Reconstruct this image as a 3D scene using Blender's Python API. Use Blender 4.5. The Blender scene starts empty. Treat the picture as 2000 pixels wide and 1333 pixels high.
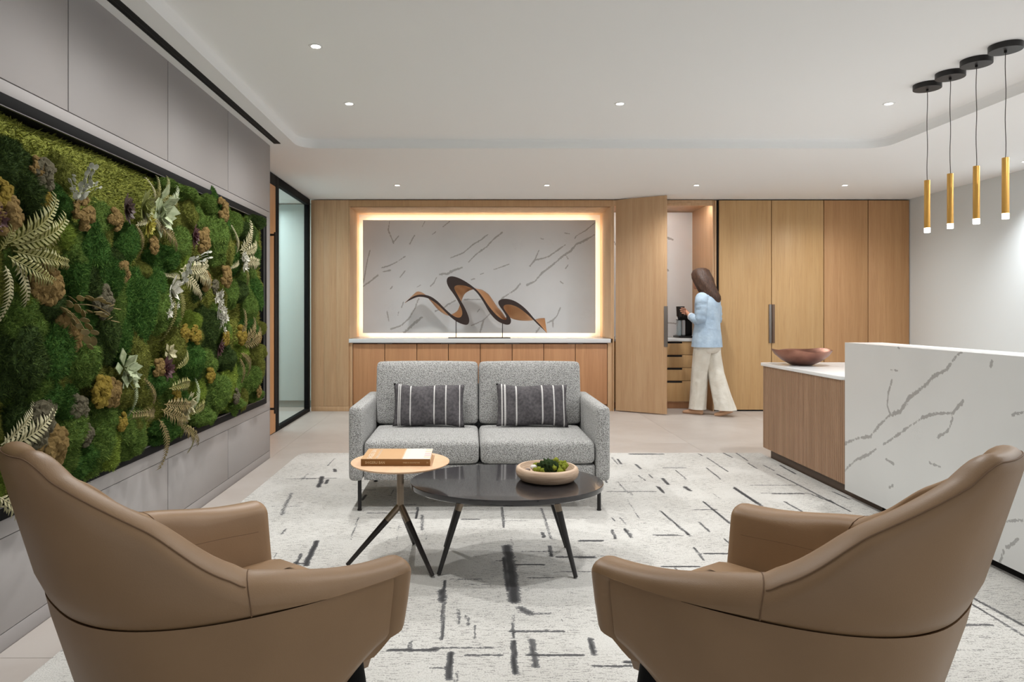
import bpy, bmesh, math, random
import numpy as np
from mathutils import Vector, Matrix

random.seed(7); RNG = np.random.default_rng(11)
SC = bpy.context.scene
COL = SC.collection
F, CX, CY, CH = 1333.0, 919.0, 611.0, 1.2      # focal length (px), vanishing point, eye height

# ------------------------------------------------------------------ camera, world, lights, exposure
cam = bpy.data.cameras.new('camera'); camo = bpy.data.objects.new('camera', cam); COL.objects.link(camo)
camo.location = (0, 0, CH); camo.rotation_euler = (math.pi/2, 0, 0)
cam.sensor_width = 36; cam.lens = F/2000*36
cam.shift_x = (1000-CX)/2000; cam.shift_y = -(666.5-CY)/2000
cam.clip_start = 0.02
SC.camera = camo
SC.view_settings.view_transform = 'Standard'; SC.view_settings.look = 'None'
SC.view_settings.gamma = 1; SC.view_settings.use_curve_mapping = False
SC.view_settings.exposure = 0.05
w = bpy.data.worlds.new('world'); SC.world = w; w.use_nodes = True
w.node_tree.nodes['Background'].inputs[0].default_value = (0.93, 0.97, 1.0, 1)
w.node_tree.nodes['Background'].inputs[1].default_value = 0.62
def area(name, loc, rot, sx, sy, power, col=(1, 1, 1), spread=math.pi):
    l = bpy.data.lights.new(name, 'AREA'); l.shape = 'RECTANGLE'; l.size = sx; l.size_y = sy
    l.energy = power; l.color = col; l.spread = spread
    o = bpy.data.objects.new(name, l); o.location = loc; o.rotation_euler = rot; COL.objects.link(o); return o
# unseen area lamps, added to brighten the reception side and the office
area('reception_fill', (4.4, 2.6, 2.56), (0, 0, 0), 0.5, 4.0, 70, (0.97, 0.99, 1))
area('office_fill', (-3.1, 7.3, 2.5), (0, 0, 0), 1.4, 2.4, 60, (0.92, 0.99, 1))

# ------------------------------------------------------------------ helpers
ORG = {}
def lin(c):
    return tuple((x/255/12.92 if x/255 <= 0.04045 else ((x/255+0.055)/1.055)**2.4) for x in c)
def P(u, v, Y): return Vector(((u-CX)*Y/F, Y, CH-(v-CY)*Y/F))
def FL(u, v):
    Y = F*CH/(v-CY); return ((u-CX)*Y/F, Y)
class G:                                        # tiny node-graph helper
    def __init__(s, name, rough=0.5, metal=0.0, col=None):
        s.m = bpy.data.materials.new(name); s.m.use_nodes = True
        s.t = s.m.node_tree; s.n = s.t.nodes; s.b = s.n['Principled BSDF']
        s.b.inputs['Roughness'].default_value = rough; s.b.inputs['Specular IOR Level'].default_value = 0.5 if rough < 0.72 else 0.2; s.b.inputs['Metallic'].default_value = metal
        if col is not None: s.b.inputs['Base Color'].default_value = (*lin(col), 1)
    def node(s, ty, **kw):
        n = s.n.new(ty)
        for k, v in kw.items(): setattr(n, k, v)
        return n
    def link(s, a, b): s.t.links.new(a, b)
    def put(s, inp, v):
        if hasattr(v, 'links'): s.link(v, inp)
        else: inp.default_value = v
    def coord(s, kind='Object', scale=(1, 1, 1), rot=(0, 0, 0), loc=(0, 0, 0)):
        c = s.node('ShaderNodeTexCoord'); m = s.node('ShaderNodeMapping')
        s.link(c.outputs[kind], m.inputs[0]); m.inputs['Scale'].default_value = scale
        m.inputs['Rotation'].default_value = rot; m.inputs['Location'].default_value = loc
        return m.outputs[0]
    def noise(s, vec, scale=5, detail=3, rough=0.5, dist=0):
        n = s.node('ShaderNodeTexNoise'); s.link(vec, n.inputs['Vector'])
        n.inputs['Scale'].default_value = scale; n.inputs['Detail'].default_value = detail
        n.inputs['Roughness'].default_value = rough; n.inputs['Distortion'].default_value = dist
        return n.outputs['Fac']
    def voro(s, vec, scale=5, feature='F1'):
        n = s.node('ShaderNodeTexVoronoi', feature=feature); s.link(vec, n.inputs['Vector'])
        n.inputs['Scale'].default_value = scale; return n.outputs['Distance']
    def math(s, op, a, b=0.0, c=None):
        n = s.node('ShaderNodeMath', operation=op); s.put(n.inputs[0], a); s.put(n.inputs[1], b)
        if c is not None: s.put(n.inputs[2], c)
        return n.outputs[0]
    def ramp(s, fac, stops):
        n = s.node('ShaderNodeValToRGB'); s.link(fac, n.inputs[0]); e = n.color_ramp.elements
        while len(e) < len(stops): e.new(0.5)
        for q, (p, c) in zip(e, stops): q.position = p; q.color = (*lin(c), 1) if max(c) > 1 or len(c) == 3 else c
        return n.outputs[0]
    def step(s, x, lo, hi):
        n = s.node('ShaderNodeMapRange', interpolation_type='SMOOTHSTEP'); s.put(n.inputs[0], x)
        n.inputs[1].default_value = lo; n.inputs[2].default_value = hi; return n.outputs[0]
    def mix(s, fac, a, b, mode='MIX'):
        n = s.node('ShaderNodeMix', data_type='RGBA', blend_type=mode); s.put(n.inputs[0], fac)
        for i, v in ((6, a), (7, b)):
            if hasattr(v, 'links'): s.link(v, n.inputs[i])
            else: n.inputs[i].default_value = (*lin(v), 1)
        return n.outputs[2]
    def attr(s, name):
        n = s.node('ShaderNodeAttribute'); n.attribute_name = name; return n.outputs['Fac']
    def rnd(s): return s.node('ShaderNodeObjectInfo').outputs['Random']
    def xyz(s, vec):
        n = s.node('ShaderNodeSeparateXYZ'); s.link(vec, n.inputs[0]); return n.outputs
    def color(s, c): s.link(c, s.b.inputs['Base Color'])
    def bump(s, h, strength=0.3, dist=0.01):
        n = s.node('ShaderNodeBump'); s.link(h, n.inputs['Height']); n.inputs['Strength'].default_value = strength
        n.inputs['Distance'].default_value = dist; s.link(n.outputs[0], s.b.inputs['Normal'])
def plain(name, col, rough=0.5, metal=0.0, bump=0.0, bs=200, var=0.0):
    g = G(name, rough, metal, col); v = g.coord()
    if var:
        g.color(g.mix(g.math('MULTIPLY', g.noise(v, 3, 4), var*2), col, tuple(max(0, x*0.72) for x in col)))
    if bump: g.bump(g.noise(v, bs, 2), bump, 0.002)
    return g.m
def emit(name, col, st):
    g = G(name, 0.5, 0, (255, 255, 255)); g.b.inputs['Emission Color'].default_value = (*lin(col), 1)
    g.b.inputs['Emission Strength'].default_value = st; return g.m
def oak(name, c1, c2, dark, strip=0.16, axis='X', rough=0.48):
    g = G(name, rough); v = g.coord('Object'); r = g.rnd()
    off = g.node('ShaderNodeCombineXYZ'); g.put(off.inputs[0], g.math('MULTIPLY', r, 37)); g.put(off.inputs[1], g.math('MULTIPLY', r, 11))
    av = g.node('ShaderNodeVectorMath', operation='ADD'); g.link(v, av.inputs[0]); g.link(off.outputs[0], av.inputs[1]); v2 = av.outputs[0]
    mp = g.node('ShaderNodeMapping'); g.link(v2, mp.inputs[0]); mp.inputs['Scale'].default_value = (55, 55, 1.1)
    fine = g.noise(mp.outputs[0], 3.2, 4, 0.62)
    mp2 = g.node('ShaderNodeMapping'); g.link(v2, mp2.inputs[0]); mp2.inputs['Scale'].default_value = (9, 9, 0.35)
    broad = g.noise(mp2.outputs[0], 2.0, 3, 0.5, 0.6)
    s = g.xyz(v2)['XYZ'.index(axis)]
    st = g.node('ShaderNodeTexWhiteNoise', noise_dimensions='1D'); g.link(g.math('FLOOR', g.math('DIVIDE', s, strip)), st.inputs['W'])
    base = g.mix(g.step(broad, 0.3, 0.7), c1, c2)
    base = g.mix(g.math('MULTIPLY', g.step(fine, 0.5, 0.72), 0.55), base, dark)
    base = g.mix(g.math('MULTIPLY', st.outputs['Value'], 0.16), base, dark)
    g.color(base); g.bump(fine, 0.08, 0.002); return g.m
def link(o, parent=None):
    COL.objects.link(o)
    if parent is not None:
        o.parent = parent; ORG[o.name] = ORG.get(parent.name, Vector((0, 0, 0)))
    return o
def thing(name, label, cat, loc=(0, 0, 0), rz=0, group=None, kind=None):
    o = bpy.data.objects.new(name, None); o.empty_display_size = 0.1; COL.objects.link(o)
    o.location = loc; o.rotation_euler = (0, 0, rz); ORG[o.name] = Vector(loc)
    if label: o['label'] = label
    if cat: o['category'] = cat
    if group: o['group'] = group
    if kind: o['kind'] = kind
    return o
def tag(o, label=None, cat=None, group=None, kind=None):
    if label: o['label'] = label
    if cat: o['category'] = cat
    if group: o['group'] = group
    if kind: o['kind'] = kind
    return o
def struct(o, label=None):
    o['kind'] = 'structure'
    if label: o['label'] = label
    return o
class MB:
    def __init__(s): s.v = []; s.f = []
    def add(s, vs, fs):
        b = len(s.v); s.v += [tuple(x) for x in vs]; s.f += [tuple(b+i for i in f) for f in fs]; return s
    def box(s, x0, x1, y0, y1, z0, z1):
        return s.add([(x0,y0,z0),(x1,y0,z0),(x1,y1,z0),(x0,y1,z0),(x0,y0,z1),(x1,y0,z1),(x1,y1,z1),(x0,y1,z1)],
                     [(0,3,2,1),(4,5,6,7),(0,1,5,4),(1,2,6,5),(2,3,7,6),(3,0,4,7)])
    def loft(s, rings, cap=True, closed=True):
        n = len(rings[0]); b = len(s.v)
        for r in rings: s.v += [tuple(p) for p in r]
        m = n if closed else n-1
        for i in range(len(rings)-1):
            for j in range(m):
                k = (j+1) % n
                s.f.append((b+i*n+j, b+i*n+k, b+(i+1)*n+k, b+(i+1)*n+j))
        if cap:
            s.f.append(tuple(b+j for j in reversed(range(n)))); e = b+(len(rings)-1)*n
            s.f.append(tuple(e+j for j in range(n)))
        return s
    def tube(s, path, rad, n=10, cap=True):
        path = [Vector(p) for p in path]; rings = []
        if not hasattr(rad, '__len__'): rad = [rad]*len(path)
        up = None
        for i, p in enumerate(path):
            d = (path[min(i+1, len(path)-1)]-path[max(i-1, 0)]).normalized()
            if up is None: up = d.orthogonal().normalized()
            a = (up-d*up.dot(d)).normalized(); up = a; c = d.cross(a)
            rings.append([p+(a*math.cos(t)+c*math.sin(t))*rad[i] for t in [2*math.pi*k/n for k in range(n)]])
        return s.loft(rings, cap)
    def lathe(s, prof, c=(0, 0), n=48, sx=1, sy=1, cap=True):
        rings = [[(c[0]+r*sx*math.cos(t), c[1]+r*sy*math.sin(t), z) for t in [2*math.pi*k/n for k in range(n)]] for r, z in prof]
        return s.loft(rings, cap)
    def sphere(s, c, r, n=12, m=8):
        rx, ry, rz = r if hasattr(r, '__len__') else (r, r, r)
        rings = [[(c[0]+rx*math.sin(a)*math.cos(t), c[1]+ry*math.sin(a)*math.sin(t), c[2]-rz*math.cos(a)) for t in [2*math.pi*k/n for k in range(n)]]
                 for a in [math.pi*(0.06+0.88*i/(m-1)) for i in range(m)]]
        return s.loft(rings)
    def build(s, name, mat, parent=None, local=False, bevel=0, seg=2, smooth=True, ang=35):
        o = ORG.get(parent.name, Vector()) if (parent is not None and not local) else Vector()
        me = bpy.data.meshes.new(name); me.from_pydata([(x-o[0], y-o[1], z-o[2]) for x, y, z in s.v], [], s.f)
        bm = bmesh.new(); bm.from_mesh(me); bmesh.ops.recalc_face_normals(bm, faces=bm.faces)
        if bevel:
            es = [e for e in bm.edges if len(e.link_faces) == 2 and e.calc_face_angle(0) > 0.6]
            bmesh.ops.bevel(bm, geom=es, offset=bevel, segments=seg, affect='EDGES', profile=0.5)
        bm.to_mesh(me); bm.free()
        if smooth:
            me.polygons.foreach_set('use_smooth', [True]*len(me.polygons)); me.set_sharp_from_angle(angle=math.radians(ang))
        if mat: me.materials.append(mat)
        ob = bpy.data.objects.new(name, me); return link(ob, parent)
def box(name, mat, parent, x0, x1, y0, y1, z0, z1, bevel=0.0015, local=False, seg=2):
    return MB().box(x0, x1, y0, y1, z0, z1).build(name, mat, parent, local, bevel, seg)
def dupmesh(src, name, parent, loc, rot=(0, 0, 0), scale=(1, 1, 1), mat=None):   # a copy sharing mesh data; loc in the parent's frame
    o = bpy.data.objects.new(name, src); link(o, parent)
    o.location = loc; o.rotation_euler = rot; o.scale = scale
    if mat: o.material_slots[0].link = 'OBJECT'; o.material_slots[0].material = mat
    return o
def rbox(x0, x1, y0, y1, z0, z1, r, n=10, puff=(0, 0, 0)):
    bm = bmesh.new(); bmesh.ops.create_cube(bm, size=2)
    bmesh.ops.subdivide_edges(bm, edges=bm.edges[:], cuts=n, use_grid_fill=True)
    c = Vector(((x0+x1)/2, (y0+y1)/2, (z0+z1)/2)); h = Vector(((x1-x0)/2, (y1-y0)/2, (z1-z0)/2)); mb = MB()
    vs = []
    for v in bm.verts:
        p = Vector([math.copysign(1-(1-abs(t))**1.7, t) for t in v.co]); q = Vector([p[i]*h[i] for i in range(3)])
        rr = min(r, *h); inn = Vector([max(-(h[i]-rr), min(h[i]-rr, q[i])) for i in range(3)]); d = q-inn
        if d.length > 1e-6: q = inn+d.normalized()*rr
        a = Vector([q[i]/h[i] for i in range(3)])
        w_ = [max(0, 1-a[i]*a[i]) for i in range(3)]
        q += Vector((puff[0]*a[0]*w_[1]*w_[2], puff[1]*a[1]*w_[0]*w_[2], puff[2]*a[2]*w_[0]*w_[1]))
        vs.append(c+q)
    bm.verts.index_update(); mb.add(vs, [[v.index for v in f.verts] for f in bm.faces]); bm.free(); return mb
def gridmesh(name, Pts, mat, parent=None, attrs=None, back=None):
    """Pts (n,m,3) array; attrs {name: (n,m)}; back: offset vector closing the sheet into a slab"""
    n, m = Pts.shape[:2]; o = ORG.get(parent.name, Vector()) if parent is not None else Vector()
    V = (Pts.reshape(-1, 3)-np.array(o)).astype(float)
    idx = np.arange(n*m).reshape(n, m)
    Q = np.stack([idx[:-1, :-1], idx[:-1, 1:], idx[1:, 1:], idx[1:, :-1]], -1).reshape(-1, 4)
    me = bpy.data.meshes.new(name)
    if back is None: me.from_pydata(V, [], Q.tolist())
    else:
        cs = [idx[0, 0], idx[0, -1], idx[-1, -1], idx[-1, 0]]; B = V[cs]+np.array(back); k = n*m
        sides = [list(idx[0, :])+[k+1, k], list(idx[:, -1])+[k+2, k+1], list(idx[-1, ::-1])+[k+3, k+2], list(idx[::-1, 0])+[k, k+3], [k, k+1, k+2, k+3]]
        me.from_pydata(np.vstack([V, B]), [], Q.tolist()+[[int(i) for i in q] for q in sides])
        bm = bmesh.new(); bm.from_mesh(me); bmesh.ops.recalc_face_normals(bm, faces=bm.faces); bm.to_mesh(me); bm.free()
    for a, val in (attrs or {}).items():
        at = me.attributes.new(a, 'FLOAT', 'POINT'); d = np.zeros(len(me.vertices), np.float32); d[:n*m] = val.reshape(-1); at.data.foreach_set('value', d)
    me.materials.append(mat); ob = bpy.data.objects.new(name, me); return link(ob, parent)
def seg_field(A, B, lines):
    """lines: list of (pts, halfwidth, amp) in the (A,B) plane -> ridge field 0..1"""
    out = np.zeros_like(A)
    for pts, hw, amp in lines:
        for (a0, b0), (a1, b1) in zip(pts[:-1], pts[1:]):
            mr = hw*2+0.02
            i0 = (A[:, 0] > min(a0, a1)-mr) & (A[:, 0] < max(a0, a1)+mr); j0 = (B[0] > min(b0, b1)-mr) & (B[0] < max(b0, b1)+mr)
            if not i0.any() or not j0.any(): continue
            ii = np.where(i0)[0]; jj = np.where(j0)[0]; sl = np.ix_(ii, jj)
            a, b = A[sl], B[sl]; L2 = (a1-a0)**2+(b1-b0)**2+1e-9
            t = np.clip(((a-a0)*(a1-a0)+(b-b0)*(b1-b0))/L2, 0, 1)
            d = np.hypot(a-a0-t*(a1-a0), b-b0-t*(b1-b0))
            out[sl] = np.maximum(out[sl], np.clip(1-d/(2*hw), 0, 1)*amp)
    return out

# ------------------------------------------------------------------ materials
M = {}
M['ceil'] = plain('ceiling_paint', (242, 243, 243), 0.9)
M['wallwhite'] = plain('white_wall_paint', (224, 230, 232), 0.85)
M['grey'] = plain('grey_panel_lacquer', (158, 154, 153), 0.5, 0, 0.03, 60)
M['gap'] = plain('panel_joint', (40, 38, 38), 0.9)
M['black'] = plain('black_powder_coat', (12, 12, 13), 0.75, 0.0, 0.05, 300)
M['blackmetal'] = plain('black_metal', (34, 32, 32), 0.42, 0.3)
M['lip'] = plain('frame_lip_metal', (120, 118, 120), 0.4, 0.6)
M['oak'] = oak('oak_veneer', (204, 169, 131), (194, 157, 119), (168, 130, 94))
M['oakwarm'] = oak('oak_veneer_golden', (206, 169, 120), (198, 159, 109), (170, 130, 84))
M['oakpink'] = oak('oak_veneer_reddish', (196, 146, 104), (184, 134, 94), (156, 108, 72), 0.1)
M['walnut'] = oak('fluted_walnut', (172, 139, 112), (156, 124, 98), (122, 93, 70), 0.012, 'Y')
M['tabletop'] = oak('pale_oak_top', (222, 186, 152), (214, 176, 140), (198, 158, 122), 0.3)
M['steel'] = plain('brushed_steel', (128, 122, 118), 0.4, 0.7)
M['bronze'] = plain('champagne_bronze', (142, 128, 112), 0.35, 0.75)
M['brass'] = plain('satin_brass', (205, 158, 82), 0.36, 0.7, 0.02, 400)
M['led'] = emit('warm_led_strip', (255, 230, 198), 10)
M['lens'] = emit('downlight_lens', (255, 248, 238), 14)
M['tip'] = emit('pendant_diffuser', (255, 246, 228), 12)
def marble(name, tint=(221, 223, 225), vein=(150, 148, 146), amp=0.72, rough=0.22):
    g = G(name, rough); v = g.coord(); a = g.attr('vein')
    nz = g.noise(v, 55, 4, 0.65); nb = g.noise(v, 9, 3, 0.6)
    f = g.math('ADD', a, g.math('MULTIPLY', g.math('SUBTRACT', nz, 0.5), 1.7)); f = g.math('ADD', f, g.math('MULTIPLY', g.math('SUBTRACT', nb, 0.5), 1.3))
    main = g.math('MULTIPLY', g.math('MULTIPLY', g.step(f, 0.42, 0.6), g.step(a, 0.02, 0.2)), amp)
    cr = g.noise(v, 14, 5, 0.7, 1.2); crack = g.math('MULTIPLY', g.step(g.math('ABSOLUTE', g.math('SUBTRACT', cr, 0.5)), 0.012, 0.0), g.step(g.noise(v, 2.3, 2), 0.62, 0.7))
    base = g.mix(g.step(g.noise(v, 1.6, 3), 0.35, 0.75), tint, tuple(x-7 for x in tint))
    base = g.mix(g.math('MULTIPLY', crack, 0.28), base, vein)
    g.color(g.mix(main, base, vein)); return g.m
M['marble'] = marble('veined_white_quartz')
M['marbledesk'] = marble('veined_white_quartz_shaded', (210, 211, 210), (146, 145, 143), 0.8)  # same quartz, tint darkened for the weaker light on the desk front
M['marblecool'] = marble('veined_white_quartz_splashback', (234, 236, 237), (150, 146, 142))
def stone_tile():
    g = G('porcelain_floor_tile', 0.42); v = g.coord('Object'); r = g.rnd()
    off = g.node('ShaderNodeVectorMath', operation='ADD'); g.link(v, off.inputs[0])
    cb = g.node('ShaderNodeCombineXYZ'); g.put(cb.inputs[0], g.math('MULTIPLY', r, 31)); g.link(cb.outputs[0], off.inputs[1])
    n = g.noise(off.outputs[0], 1.7, 5, 0.6, 0.4)
    c = g.mix(g.step(n, 0.3, 0.72), (190, 183, 177), (178, 169, 162)); c = g.mix(g.math('MULTIPLY', r, 0.25), c, (180, 172, 166))
    g.color(c); g.bump(g.noise(v, 90, 2), 0.03, 0.001); return g.m
M['tile'] = stone_tile(); M['grout'] = plain('tile_grout', (150, 142, 136), 0.95)
def rugmat():
    g = G('woven_abstract_rug', 0.95); v = g.coord('Object'); d = g.attr('stroke')
    mp = g.node('ShaderNodeMapping'); g.link(v, mp.inputs[0]); mp.inputs['Scale'].default_value = (10, 62, 1); hn = g.noise(mp.outputs[0], 2.2, 4, 0.7)
    mp3 = g.node('ShaderNodeMapping'); g.link(v, mp3.inputs[0]); mp3.inputs['Scale'].default_value = (60, 9, 1); vn = g.noise(mp3.outputs[0], 2.0, 3, 0.65)
    gr = g.noise(v, 170, 2, 0.7); big = g.noise(v, 1.3, 3, 0.55)
    base = g.mix(g.step(big, 0.3, 0.7), (214, 213, 209), (199, 197, 192))
    base = g.mix(g.math('MULTIPLY', g.step(gr, 0.45, 0.7), 0.45), base, (160, 157, 151))
    hs = g.math('MULTIPLY', g.step(g.math('ADD', hn, g.math('MULTIPLY', g.math('SUBTRACT', gr, 0.5), 0.45)), 0.54, 0.61), g.step(g.noise(v, 2.6, 3), 0.30, 0.54))
    base = g.mix(g.math('MULTIPLY', hs, 0.8), base, (122, 120, 118))
    hs2 = g.math('MULTIPLY', g.step(hn, 0.635, 0.68), g.step(g.noise(v, 3.3, 2), 0.46, 0.58)); base = g.mix(g.math('MULTIPLY', hs2, 0.85), base, (56, 56, 59))
    vs = g.math('MULTIPLY', g.step(vn, 0.64, 0.70), g.step(g.noise(v, 2.1, 2), 0.5, 0.62)); base = g.mix(g.math('MULTIPLY', vs, 0.75), base, (78, 78, 80))
    e = g.math('ADD', d, g.math('MULTIPLY', g.math('SUBTRACT', g.noise(v, 75, 3, 0.7), 0.5), 0.9)); e = g.math('ADD', e, g.math('MULTIPLY', g.math('SUBTRACT', hn, 0.5), 0.5))
    st = g.math('MULTIPLY', g.step(e, 0.36, 0.52), g.step(d, 0.03, 0.25))
    dk = g.mix(g.step(d, 0.45, 0.85), (112, 112, 113), (40, 40, 43)); dk = g.mix(g.math('MULTIPLY', gr, 0.28), dk, (110, 110, 110))
    g.color(g.mix(st, base, dk)); g.bump(g.noise(v, 260, 2), 0.5, 0.004)
    g.b.inputs['Sheen Weight'].default_value = 0.1; return g.m
M['rug'] = rugmat()
def leather():
    g = G('tan_leather', 0.46, 0, (160, 127, 92)); v = g.coord()
    g.color(g.mix(g.step(g.noise(v, 4, 3), 0.3, 0.7), (152, 121, 89), (143, 113, 82)))
    h = g.math('ADD', g.math('MULTIPLY', g.voro(v, 420), 0.6), g.math('MULTIPLY', g.noise(v, 120, 3), 0.6)); g.bump(h, 0.12, 0.0015); return g.m
M['leather'] = leather(); M['leatherseam'] = plain('leather_seam_thread', (116, 88, 62), 0.7)
def boucle():
    g = G('grey_boucle', 0.95); v = g.coord(); vo = g.voro(v, 190); nz = g.noise(v, 120, 3, 0.7)
    c = g.mix(g.step(vo, 0.15, 0.75), (214, 214, 212), (138, 137, 135)); c = g.mix(g.math('MULTIPLY', g.step(nz, 0.52, 0.7), 0.5), c, (160, 158, 155)); g.color(c)
    g.bump(g.math('SUBTRACT', g.math('MULTIPLY', nz, 0.6), vo), 0.8, 0.006); g.b.inputs['Sheen Weight'].default_value = 0.25; return g.m
M['boucle'] = boucle()
# ------------------------------------------------------------------ the room: floor, ceiling, walls
XL, XR, YB = -1.656, 5.343, 8.30        # left wall face, right wall face, cabinet front plane
ZS, ZC = 2.58, 2.662                    # soffit and recessed ceiling heights
fl = struct(box('floor', M['grout'], None, -3.9, XR+0.1, -1.6, 9.2, -0.12, -0.004, 0), 'pale beige porcelain tiled floor')
TX, TY = 1.22, 1.30
tile = MB().box(0.001, TX-0.001, 0.001, TY-0.001, -0.006, 0).build('tile', M['tile'], fl, bevel=0.0008, seg=1)
tile.location = (-1.656, 6.27, 0); tme = tile.data
for i in range(-1, 6):
    for j in range(-6, 2):
        x, y = -1.656+i*TX, 6.27+j*TY
        if (i, j) == (0, 0) or (x > -1.4 and x+TX < 2.4 and y > 0.4 and y+TY < 5.7): continue
        sx = min(TX, XR-x)/TX
        if sx < 0.05: continue
        dupmesh(tme, 'tile', fl, (x, y, 0), scale=(sx, 1, 1))
# ceiling with the recessed tray
def rounded(x0, x1, y0, y1, r, n=8):
    pts = []
    for cx_, cy_, a0 in ((x1-r, y1-r, 0), (x0+r, y1-r, 90), (x0+r, y0+r, 180), (x1-r, y0+r, 270)):
        for k in range(n+1):
            a = math.radians(a0+90*k/n); pts.append((cx_+r*math.cos(a), cy_+r*math.sin(a)))
    return pts
# built with simple face lists: soffit boards around the tray, tray riser, tray lid
def ceiling2():
    mb = MB(); x0, x1, y0, y1, r = -1.438, 3.465, -1.0, 5.73, 0.16
    X0, X1, Y0, Y1 = -3.9, XR+0.1, -1.6, 9.2
    def quad(a, b, c, d, z): mb.add([(a, c, z), (b, c, z), (b, d, z), (a, d, z)], [(0, 1, 2, 3)])
    quad(X0, x0, Y0, Y1, ZS); quad(x1, X1, Y0, Y1, ZS); quad(x0, x1, y1, Y1, ZS); quad(x0, x1, Y0, y0, ZS)
    p0 = rounded(x0, x1, y0, y1, r); n = len(p0)
    for c, j0 in (((x1, y1), 0), ((x0, y1), 9), ((x0, y0), 18), ((x1, y0), 27)):   # corner webs
        b = len(mb.v); mb.add([(c[0], c[1], ZS)]+[(x, y, ZS) for x, y in p0[j0:j0+9]], [(0, q+1, q+2) for q in range(8)])
    steps = [(0, ZS), (0.0, ZC-0.034), (0.003, ZC-0.02), (0.012, ZC-0.008), (0.032, ZC)]
    rings = [[(x, y, z) for x, y in rounded(x0+d, x1-d, y0+d, y1-d, r)] for d, z in steps]
    e = len(mb.v); mb.loft(rings, cap=False); mb.f.append(tuple(e+4*n+j for j in range(n)))
    return mb
c_ = struct(ceiling2().build('ceiling', M['ceil'], None, ang=25), 'white plaster ceiling with a shallow recessed tray')
# right wall, wall behind cabinets, far-left walls of the office behind the glass
struct(box('wall_right', M['wallwhite'], None, XR, XR+0.1, 2.6, 9.2, 0, 2.8, 0), 'plain white plaster wall beside the tall oak cabinets')
struct(box('wall_back', M['wallwhite'], None, -3.9, XR, 9.21, 9.3, 0, 2.8, 0), 'white wall behind the oak joinery')
struct(box('wall_office', plain('office_wall_paint', (205, 222, 222), 0.9), None, -3.9, -3.8, 5.6, 9.2, 0, 2.58, 0), 'pale office wall seen through the glass')
# left wall of grey lacquered panels around the moss picture
MY0, MY1, MZ0, MZ1 = 1.40, 5.505, 0.469, 1.974
wl = struct(thing('wall_left', None, None), 'warm grey panelled wall carrying the moss picture')
mb = MB(); X = XL-0.012
mb.box(X-0.25, X, -1.6, 5.625, 0, MZ0); mb.box(X-0.25, X, -1.6, 5.625, MZ1, ZS); mb.box(X-0.25, X, MY1, 5.625, MZ0, MZ1); mb.box(X-0.25, X, -1.6, MY0, MZ0, MZ1); mb.box(X-0.25, X-0.14, MY0, MY1, MZ0, MZ1)
mb.build('wall_core', M['gap'], wl)
sy = [-1.6, -0.89, 0.035, 0.96, 1.885, 2.81, 3.735, 4.66, 5.63]
for a, b in zip(sy[:-1], sy[1:]):
    g_ = 0.0034
    box('wall_panel', M['grey'], wl, X, XL, a+g_, b-(g_ if b < 5.6 else 0), 2.03, ZS, 0.001)
    box('wall_panel', M['grey'], wl, X, XL, a+g_, b-(g_ if b < 5.6 else 0), 0.064, 0.399, 0.001)
box('wall_panel', M['grey'], wl, X, XL, -1.6, 5.63, MZ1, 2.026, 0.001); box('wall_panel', M['grey'], wl, X, XL, -1.6, 5.63, 0.402, MZ0, 0.001)
box('wall_panel', M['grey'], wl, X, XL, MY1, 5.63, MZ0, MZ1, 0.001); box('wall_panel', M['grey'], wl, X, XL, -1.6, MY0, MZ0, MZ1, 0.001)
box('end_panel', M['grey'], wl, X-0.25, XL, 5.625, 5.637, 0, ZS, 0.001)
struct(box('baseboard_left', M['grey'], None, X, XL, -1.6, 5.625, 0, 0.0605, 0.001), 'grey skirting under the panelled wall')
# linear air slot in the left soffit
sl = thing('slot_diffuser', 'long black linear air slot in the ceiling above the grey panels', 'vent', (-1.574, 2.0, ZS-0.006))
mb = MB(); mb.box(-1.601, -1.592, -1.2, 5.56, ZS-0.004, ZS+0.0005); mb.box(-1.556, -1.547, -1.2, 5.56, ZS-0.004, ZS+0.0005); mb.box(-1.592, -1.556, 5.552, 5.56, ZS-0.004, ZS+0.0005); mb.box(-1.592, -1.556, -1.2, 5.552, ZS-0.0015, ZS-0.001)
mb.build('slot_frame', plain('black_slot', (9, 9, 9), 0.7), sl)
box('vane', plain('slot_vane', (20, 20, 20), 0.5), sl, -1.576, -1.572, -1.2, 5.55, ZS-0.004, ZS-0.0015, 0)

# ------------------------------------------------------------------ oak door and framed glass sidelight
XG = -1.95
d1 = struct(thing('door_1', None, None, (XG, 6.2, 0)), 'oak door with a black pull beside the glass')
box('door_leaf', oak('oak_door_veneer', (214, 160, 108), (206, 150, 98), (178, 122, 76), 0.16, 'Y'), d1, XG-0.045, XG, 5.66, 6.825, 0.008, 2.46, 0.002)
box('door_bottom_seal', M['black'], d1, XG-0.04, XG-0.005, 5.66, 6.825, 0.0, 0.008, 0)
h = MB().tube([(XG+0.055, 6.62, 0.22), (XG+0.055, 6.62, 1.98)], 0.012, 12).build('pull_bar', M['blackmetal'], d1)
for z in (1.955, 0.265): MB().tube([(XG, 6.62, z), (XG+0.06, 6.62, z)], 0.011, 10).build('standoff', M['blackmetal'], d1)
w1 = struct(thing('window_1', None, None, (XG, 7.55, 0)), 'black framed glass sidelight beside the oak door')
def fr(y0, y1, z0, z1): return box('window_frame', M['black'], w1, XG-0.06, XG, y0, y1, z0, z1, 0.002)
fr(6.83, 6.95, 0, 2.575); fr(8.22, 8.297, 0.04, 2.50); fr(6.95, 8.297, 0, 0.04); fr(5.64, 6.83, 2.465, 2.575); fr(6.95, 8.297, 2.50, 2.575)
gg = G('tinted_glass', 0.06, 0, (236, 244, 243)); gg.b.inputs['Transmission Weight'].default_value = 1.0; gg.b.inputs['IOR'].default_value = 1.12
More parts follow.
